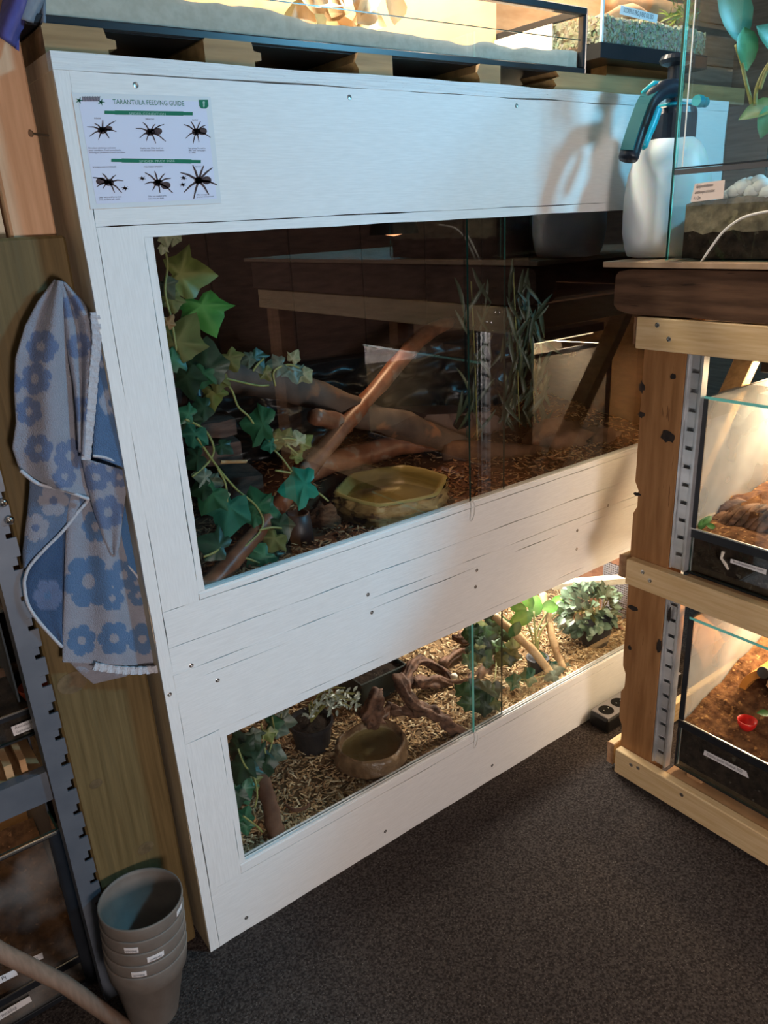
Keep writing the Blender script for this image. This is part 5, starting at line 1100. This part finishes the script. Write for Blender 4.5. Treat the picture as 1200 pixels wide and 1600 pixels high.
# shelf boards, back panels
for z0, z1 in ((.590, .606), (.060, .076)):
    rbox('shelf_board', XR+.008, 1.69, -1.36, -.318, z0, z1, 'ply_warm'); rbox('shelf_edge', XR+.003, XR+.0075, -1.36, -.318, z1-.004, z1, 'silver', 0)
for i in range(6):
    y = -1.36+i*.198; rbox('back_board', 1.698, 1.712, y, y+.195, .02, 1.155, 'ply_warm')
rbox('top_lining', XR+.062, 1.638, -1.36, -.24, 1.150, 1.158, 'cork_white', 0)
for k_ in range(3): rbox('lining_tile', XR+.07+k_*.145, XR+.212+k_*.145, -.90, -.33, .572, .588, 'panel_grey', .001)
# terrariums
def terrarium(label, y1, z0, z1, zf, x0=XR+.024, x1=1.62, y0=-.86):
    t = glass_tank('terrarium', label, x0, x1, y0, y1, z0, z1, faces='xX', gl='glass')
    b = B(); b.box(x0+.0042, x1-.0042, y1-.004, y1, z0+.004, z1); b.build('dusty_pane', 'glass_dusty', t)
    for (a0, a1, c0, c1, d0, d1, nm, m) in ((x0-.002, x0-.0003, y0, y1, zf-.022, zf-.0035, 'front_strip', 'black_frame'), (x0-.0035, x0-.0003, y0, y1, zf-.003, zf+.0005, 'front_rail', 'silver'), (x0-.003, x0-.0003, y1-.012, y1, zf+.001, z1, 'corner_strip', 'black_frame'), (x0-.001, x0+.02, y1+.0003, y1+.002, z0, z1, 'corner_strip', 'black_frame'), (x1-.02, x1, y1+.0003, y1+.002, z0, z1, 'corner_strip', 'black_frame'), (x0, x1, y1+.0003, y1+.003, z1-.012, z1, 'corner_strip', 'black_frame')):
        b = B(); b.box(a0, a1, c0, c1, d0, d1); b.build(nm, m, t)
    b = B(); b.box(x0+.0005, x0+.16, y0, y1, z1+.0003, z1+.004); b.build('lid', ['glass', 'glass_edge_lit'], t)
    b = B(); b.box(x0-.001, x0+.0004, y0, y1, z1-.001, z1+.005); b.build('lid_edge', 'glass_edge_lit', t)
    b = B(); b.box(x0+.005, x1-.006, y0-.002, y0+.004, z0+.004, z1); b.build('back_panel', 'panel_grey', t)
    return t
ya = W(1098, 640, 0, XR+.024).y
tA = terrarium('upper terrarium of the timber rack with bark, soil and a small plant', ya, .607, W(1098, 622, 0, XR+.024).z, W(1082, 824, 0, XR+.024).z)
zfA = W(1082, 824, 0, XR+.024).z
b = B(); soil_box(b, XR+.031, 1.614, -.855, ya-.006, .612, lambda x, y: zfA-.010+.16*(x-XR-.03)+.014*noise.noise(Vector((x*12, y*12, 5))), front=1); tag(b.build('terrarium_soil', ['soil_brown', 'soil_dark']), 'reddish brown soil in the upper rack terrarium', 'soil', kind='stuff')  # dark slot on the side faces paints in shade under the lit top
p = [W(1105, 825, 0, XR+.08), W(1135, 805, 0, XR+.10), W(1165, 800, 0, XR+.12), W(1205, 818, 0, XR+.11)]
b = B()
for i in range(9):
    q = Vector(p[0]).lerp(p[-1], i/8)+Vector((.02, 0, .018-.014*abs(i-4)/4)); b.tube(smoothpath([q+Vector((.04, -.01, .012)), q+Vector((.01, 0, .012)), q+Vector((-.02, .012, -.012)), q+Vector((-.035, .02, -.028))], 3), [.010]*6+[.009, .008, .007, .006], 7, .4, seed=i)
b.blob(Vector(p[1]).lerp(p[2], .5)+Vector((.05, -.01, -.012)), .06, .075, .030, .3, 3, 7)
tag(b.build('bark_root', 'driftwood', smooth=True), 'ridged brown bark root in the upper rack terrarium', 'bark')
b = B(); b.blob(W(1195, 800, 0, XR+.20), .09, .09, .045, .35, 3, 12); tag(b.build('soil_mound', 'soil_orange', smooth=True), 'heap of bright orange-brown soil behind the bark root', 'soil')
sp_ = thing('leaf_sprig', W(1098, 820, 0, XR+.05), 'small green leafy sprig in the corner of the upper rack terrarium', 'plant')
for px, py, a, L in ((1088, 812, 130, 18), (1098, 818, 60, 20), (1106, 812, 40, 18), (1112, 822, -10, 16), (1092, 820, 160, 14)):
    q = W(px, py, 0, XR+.05); s = mpp(q)*L*1.2; t_ = rt*math.cos(math.radians(a))+up*math.sin(math.radians(a)); inst('leaf', oval_mesh('pothosd', 1, .5, .25, 5, .3), leafM(q-t_*s*.5, t_, -fw+Vector((0, 0, .3)), s), sp_)
def rsticker(par, q4, s, x, mat='label_paper'): return sticker(par, [W(a, c, 0, x) for a, c in q4], [(s, .84)], off=(-.0004, 0, 0), mat=mat)
rsticker(tA, [(1142, 873), (1198, 890), (1197, 898), (1141, 879)], 'Brachistosternus wittii', XR+.0228)
p = W(1127, 870, 0, XR+.0226); b = B(); b.tube([W(1130, 862, 0, XR+.0215), W(1127, 872, 0, XR+.0215), W(1134, 882, 0, XR+.0215), W(1138, 890, 0, XR+.0215)], [.004, .003, .0035, .002], 6, .4); b.build('root_fragment', 'cork_white', tA)
yb = W(1078, 970, 0, XR+.026).y; zfB = W(1062, 1122, 0, XR+.024).z
tB = terrarium('lower terrarium of the timber rack with a red bowl and orange hide', yb, .077+.016, W(1076, 966, 0, XR+.024).z, zfB)
rbox('support_strip', XR+.03, 1.62, -.40, -.36, .0765, .0925, 'ply_warm'); rbox('support_strip', XR+.03, 1.62, -.80, -.76, .0765, .0925, 'ply_warm')
b = B(); soil_box(b, XR+.031, 1.614, -.855, yb-.006, .098, lambda x, y: zfB-.008+.30*(x-XR-.03)+.014*noise.noise(Vector((x*14, y*14, 2)))+.006*noise.noise(Vector((x*50, y*50, 2))), 60, 60, front=1); tag(b.build('terrarium_soil', ['soil_orange', 'soil_dark']), 'orange-brown fibrous soil in the lower rack terrarium', 'soil', kind='stuff')  # side faces darkened in colour to stand in for shade below the surface
c = drop(1166, 1138, lambda x, y: zfB-.008+.30*(x-XR-.03))+Vector((0, 0, .014)); b = B(); b.lathe(c, [(.014, -.014), (.0195, -.002), (.0215, .009), (.0205, .0095), (.017, -.004), (.001, -.010)], 28); tag(b.build('feeding_bowl', 'red_plastic', smooth=True), 'bright red plastic bowl on the soil in the lower rack terrarium', 'bowl')
hd = thing('cave_hide', W(1180, 1080, 0, XR+.14), 'orange arched cave hide in the lower rack terrarium', 'hide')
cc = drop(1222, 1112, lambda x, y: zfB-.008+.30*(x-XR-.03))+Vector((.01, 0, .022)); b = B(); n = 18; Pi, Po = [], []
for i in range(n+1): a = math.pi*i/n; Po.append(cc+Vector((0, math.cos(a)*.112, -.026+math.sin(a)*.100))); Pi.append(cc+Vector((0, math.cos(a)*.096, -.026+math.sin(a)*.080)))
b.prism(Po+Pi[::-1], (.11, 0, 0)); b.build('arch', 'orange_hide', hd, smooth=False)
q = W(1180, 1040, 0, XR+.139); b = B(); b.lathe(cc+Vector((-.002, .058, .052)), [(.014, 0), (.014, .003)], 24, axis=(-1, 0, .2), cap1=True); b.build('disc', 'grey_disc', hd)
b = B(); b.prism([cc+Vector((.06, y, z)) for y, z in ((-.096, -.03), (.096, -.03), (.08, .025), (.03, .05), (-.03, .05), (-.08, .025))], (.01, 0, 0)); b.build('cave_back', 'black_plastic', hd)
b = B(); b.grid(lambda u, v: cc+Vector((-.014-.014*v, lerp(.035, -.11, u), lerp(.060, -.03, u)+lerp(.016, -.020, v)+.002*math.sin(v*22))), 14, 8); o = b.build('bark_flake', 'cork_orange', smooth=False); o.modifiers.new('t', 'SOLIDIFY').thickness = .006; tag(o, 'pale ridged bark flake leaning on the orange hide', 'bark')
gl_ = thing('fallen_leaf', W(1196, 1112, 0, XR+.08), 'single green leaf behind the red bowl', 'leaf'); q = W(1205, 1116, 0, XR+.08); inst('blade', oval_mesh('pothosd', 1, .6, .2, 5, .2), leafM(q, -rt+up*.2, Vector((-.3, -.3, 1)), .03), gl_)
rsticker(tB, [(1101, 1172), (1166, 1205), (1170, 1216), (1099, 1179)], 'Euathlus species Montanas 2020', XR+.0228)
ct = B(); ct.lathe((1.42, -.50, .90), [(.036, 0), (.036, .09), (.027, .09), (.027, 0)], 22, lambda a, z, r: 1+.06*math.sin(5*a), axis=(-.25, 1, 0), cap0=False); tag(ct.build('cork_tube', 'cork_white', smooth=True), 'pale cork tube open at the end in the upper rack terrarium', 'cork')
ct = B(); ct.lathe((1.50, -.52, .965), [(.034, 0), (.034, .09), (.025, .09), (.025, 0)], 22, lambda a, z, r: 1+.06*math.sin(4*a+1), axis=(-.1, 1, .2), cap0=False); tag(ct.build('cork_tube', 'cork_white', smooth=True), 'higher pale cork tube behind the first in the upper rack terrarium', 'cork')
ct = B(); ct.blob((1.47, -.56, .86), .13, .07, .16, .4, 2.4, 8); tag(ct.build('cork_background', 'cork_white', smooth=True), 'lumpy pale cork background piece in the upper rack terrarium', 'cork')
# terrarium lamps: black lidded hood with a strip of light, seen in the enclosure glass
for z, en, yy in ((1.022, 6.5, ya), (W(1076, 966, 0, XR+.024).z+.012, 5.5, yb)):
    lm = thing('strip_lamp', (1.27, yy-.25, z), 'warm strip lamp above the upper rack terrarium' if z > .8 else 'warm strip lamp above the lower rack terrarium', 'lamp')
    b = B(); b.box(1.27, 1.60, yy-.075, yy-.015, z+.005, z+.030, bev=.002); b.build('hood', 'black_plastic', lm)
    b = B(); b.tube([(1.29, yy-.045, z), (1.58, yy-.045, z)], .0045, 8); b.build('tube', 'led_warm', lm, smooth=True)
    area('strip_lamp_light', (1.43, yy-.05, z-.008), (1.36, yy-.03, z-.4), .28, .05, en, WARM)
# ------------------------------------------------------------------ pressure sprayer
S0 = Vector((1.185, -.128, 1.268)); spz = thing('pressure_sprayer', S0, 'milky white pressure sprayer with black and turquoise head on the rack worktop', 'sprayer')
def sq(a, z, r): return 1+.025*math.cos(4*a)
b = B(); b.lathe(S0, [(.060, 0), (.076, .004), (.082, .018), (.0885, .05), (.0895, .085), (.0885, .125), (.083, .165), (.072, .200), (.058, .222), (.044, .232), (.042, .235)], 48, sq, cap1=True); b.build('bottle', 'milky_plastic', spz, smooth=True)
b = B(); b.lathe(S0, [(.046, .226), (.047, .229), (.047, .275), (.044, .286), (.030, .292), (.026, .296)], 32, cap1=True); b.build('collar', 'navy_plastic', spz, smooth=False)
b = B(); b.lathe(S0, [(.034, .2885), (.034, .2935), (.022, .297)], 32, cap1=True); b.build('collar_ring', 'cyan_plastic', spz)
b = B(); b.lathe(S0, [(.016, .292), (.016, .362), (.030, .367), (.034, .374), (.030, .382), (.001, .384)], 28); b.build('pump_knob', 'navy_plastic', spz, smooth=False)
sy = S0.y-.01
hp = smoothpath([W(1058, 138, 1, sy), W(1035, 141, 1, sy), W(1014, 158, 1, sy-.004), W(1001, 188, 1, sy-.008), W(990, 220, 1, sy-.010), W(981, 250, 1, sy-.010)], 5)
b = B(); b.tube(hp, [.018, .020, .021, .021]+[.0205]*(len(hp)-5)+[.018], 16, flat=.85); b.build('handle', 'navy_plastic', spz, smooth=True)
b = B()
for i in range(7, len(hp)-3):
    d = (hp[i+1]-hp[i]).normalized(); s = Vector((-d.z, 0, d.x))
    nrm = (-fw*.8-rt*.55).normalized(); side = d.cross(nrm).normalized(); o1, o2 = hp[i]+nrm*.0175, hp[i+1]+nrm*.0175
    b.hexa([o1-side*.0135, o2-side*.0135, o2+side*.0135, o1+side*.0135, o1-side*.0125+nrm*.003, o2-side*.0125+nrm*.003, o2+side*.0125+nrm*.003, o1+side*.0125+nrm*.003])
b.build('grip_inlay', 'teal_plastic', spz)
b = B(); b.tube(smoothpath([W(1026, 170, 1, sy), W(1020, 188, 1, sy), W(1012, 208, 1, sy), W(1003, 232, 1, sy)], 4), [.011]*8+[.010]*4+[.006], 10); b.build('trigger', 'cyan_plastic', spz, smooth=True)
b = B(); b.tube([W(1005, 145, 1, sy+.004), W(1022, 133, 1, sy+.004), W(1036, 133, 1, sy+.004)], [.005, .008, .006], 10); b.build('lock_button', 'cyan_plastic', spz, smooth=True)
b = B(); p0, p1 = W(1092, 158, 1, S0.y), W(1118, 163, 1, S0.y); b.lathe(p0-(p1-p0)*.15, [(.011, 0), (.012, .006), (.012, .016), (.008, .018), (.008, .022), (.010, .024), (.010, .034), (.004, .036)], 20, axis=(p1-p0), cap1=True); b.build('nozzle', 'cyan_plastic', spz, smooth=False)

# ------------------------------------------------------------------ frog tank on the worktop
GX, GY1, GY0, GZ = 1.060, W(1040, 400, 0, 1.060).y, -.66, 1.268
fg = glass_tank('frog_tank', 'frameless glass frog tank with white pebbles on the worktop at the top right', GX, 1.40, GY0, GY1, GZ, GZ+.50, faces='XyY', edge='glass_edge_dark', frame='glass')
zs = W(1062, 263, 0, GX).z
def vpane(nm, x, y0, y1, z0, z1): 
    b = B(); vs, fs = b.hexa([(x, y0, z0), (x+.004, y0, z0), (x+.004, y1, z0), (x, y1, z0), (x, y0, z1), (x+.004, y0, z1), (x+.004, y1, z1), (x, y1, z1)]); b.bm.normal_update()
    for q in fs: q.material_index = 0 if abs(q.normal.x) > .5 else 1
    return b.build(nm, ['glass', 'glass_edge_lit'], fg)
vpane('glass_pane', GX, GY0, GY1, GZ+.001, zs-.012); vpane('glass_door', GX+.006, GY0, GY1-.004, zs+.002, GZ+.50)
b = B(); b.box(GX-.0005, GX+.006, GY0, GY1-.005, zs-.001, zs+.0015); b.build('door_track', 'black_plastic', fg)
b = B(); b.box(GX, GX+.010, GY0, GY1-.005, zs-.011, zs-.002); b.build('vent_strip', 'grey_disc', fg)
b = B(); b.box(GX-.0004, GX+.0012, GY1-.0225, GY1-.0205, zs+.002, GZ+.50); b.build('seal_edge', 'tube_white', fg)
b = B(); b.box(GX+.001, GX+.0035, GY1-.0045, GY1+.0005, GZ+.002, GZ+.50); b.build('corner_edge', 'glass_edge_lit', fg)
ys1 = W(1064, 380, 0, GX+.006).y-.004
zt_ = lambda x, y: GZ+.100+.010*min(1, max(0, (-y-.25)/.1))+.010*noise.noise(Vector((x*20, y*20, 8)))
b = B(); soil_box(b, GX+.007, 1.393, GY0+.006, ys1, GZ+.005, zt_, 30, 30)
nv_ = [b.bm.verts.new((GX+.0065, lerp(ys1, GY0+.006, i/20), zt_(GX, lerp(ys1, GY0+.006, i/20)))) for i in range(21)]; mv_ = [b.bm.verts.new((GX+.0065, lerp(ys1, GY0+.006, i/20), GZ+.052+.008*noise.noise(Vector((i*.7, 0, 0))))) for i in range(21)]; lv_ = [b.bm.verts.new((GX+.0065, lerp(ys1, GY0+.006, i/20), GZ+.005)) for i in range(21)]
for i in range(20): b._f([nv_[i], nv_[i+1], mv_[i+1], mv_[i]], 0); b._f([mv_[i], mv_[i+1], lv_[i+1], lv_[i]], 1)
tag(b.build('layered_soil', ['soil_grey', 'soil_dark'], recalc=False), 'grey and black layered soil against the glass of the frog tank', 'soil', kind='stuff')
rr = random.Random(31)
for i, (px, py, s) in enumerate(((1136, 306, 11), (1150, 300, 14), (1163, 293, 15), (1178, 300, 16), (1192, 290, 14), (1205, 300, 16), (1140, 318, 10), (1158, 312, 13), (1176, 316, 14), (1195, 312, 13), (1172, 286, 11), (1186, 282, 10), (1128, 312, 8))):
    b = B(); p = W(px, py, 0, GX+.022+rr.uniform(0, .006)); s_ = s*mpp(p)*1.1; b.blob(p, s_*.95, s_, s_*.8, .18, 2, i, sub=2); o = b.build('pebble', 'pebble_white', smooth=True); tag(o, 'smooth white pebble against the glass of the frog tank', 'pebble', 'white pebbles in the frog tank')
lab = sticker(fg, [W(1086, 287, 0, GX-.0004), W(1133, 281, 0, GX-.0004), W(1130, 310, 0, GX-.0004), W(1079, 316, 0, GX-.0004)], [('Epipedobates', .56), ('anthonyi tricolor.', .68), ('4 x 2m', .24)], mat='label_pink', off=(-.0005, 0, 0))
b = B(); b.tube(smoothpath([W(1094, 412, 0, GX-.004), W(1110, 388, 0, GX-.004), W(1130, 362, 0, GX-.004), (W(1155, 343, 0, GX-.004)), W(1180, 334, 0, GX-.004), W(1215, 328, 0, GX-.004)], 5), .0022, 8); tag(b.build('airline_tube', 'tube_white', smooth=True), 'thin white tube curving across the front of the frog tank', 'tube')
fp = thing('trailing_pothos', W(1180, 160, 0, GX+.10), 'trailing plant with large green leaves inside the frog tank', 'plant')
TINTS['frogl'] = ((.04, .22, .08), (.10, .34, .16)); TINTS['frogd'] = ((.10, .22, .05), (.42, .44, .24)); TINTS['frogt'] = ((.035, .17, .09), (.10, .28, .18))
for px, py, L, a, tn, wd in ((1150, 18, 90, -60, 'frogt', .62), (1168, 72, 60, -80, 'frogl', .55), (1190, 168, 60, 190, 'frogd', .55), (1200, 185, 50, 250, 'frogl', .6), (1205, 60, 60, -40, 'frogt', .6)):
    q = W(px, py, 0, GX+.07); s = mpp(q)*L; t_ = rt*math.cos(math.radians(a))+up*math.sin(math.radians(a)); inst('leaf', oval_mesh(tn, 1, wd, .35, 5, .3), leafM(q-t_*s*.5, t_, -fw+up*.3-rt*.2, s), fp)
for P in ([(1150, 70), (1158, 95), (1166, 130), (1174, 160), (1180, 180)], [(1205, 95), (1192, 115), (1182, 140), (1180, 165)], [(1210, 90), (1197, 112), (1187, 140)]):
    b = B(); b.tube(smoothpath([W(a, c, 0, GX+.07) for a, c in P], 4), .0034, 7); b.build('stem', 'vine_stem', fp, smooth=True)

# ------------------------------------------------------------------ power strip on the carpet
ps = thing('power_strip', (1.30, -.045, 0), 'dark power strip with round sockets on the carpet against the cabinet', 'power strip')
b = B(); b.box(1.165, 1.52, -.078, -.012, 0, .046, bev=.008, seg=3); b.build('body', 'black_plastic', ps)
b = B(); b.box(1.168, 1.517, -.075, -.015, .0462, .0500, bev=.003, seg=2); top = b.build('cover', 'strip_grey', ps)
for i in range(6):
    x = 1.198+i*.0545; b = B(); b.lathe((x, -.045, .0502), [(.0215, 0), (.0205, .0012), (.0195, .0012), (.0185, .0004), (.001, .0004)], 26); so = b.build('socket', 'socket_black', top)
    for d in (-.0095, .0095): b = B(); b.lathe((x+d, -.045, .0506), [(.0018, 0), (.0018, .0025), (.001, .003)], 8, cap1=True); b.build('contact', 'chrome', so)
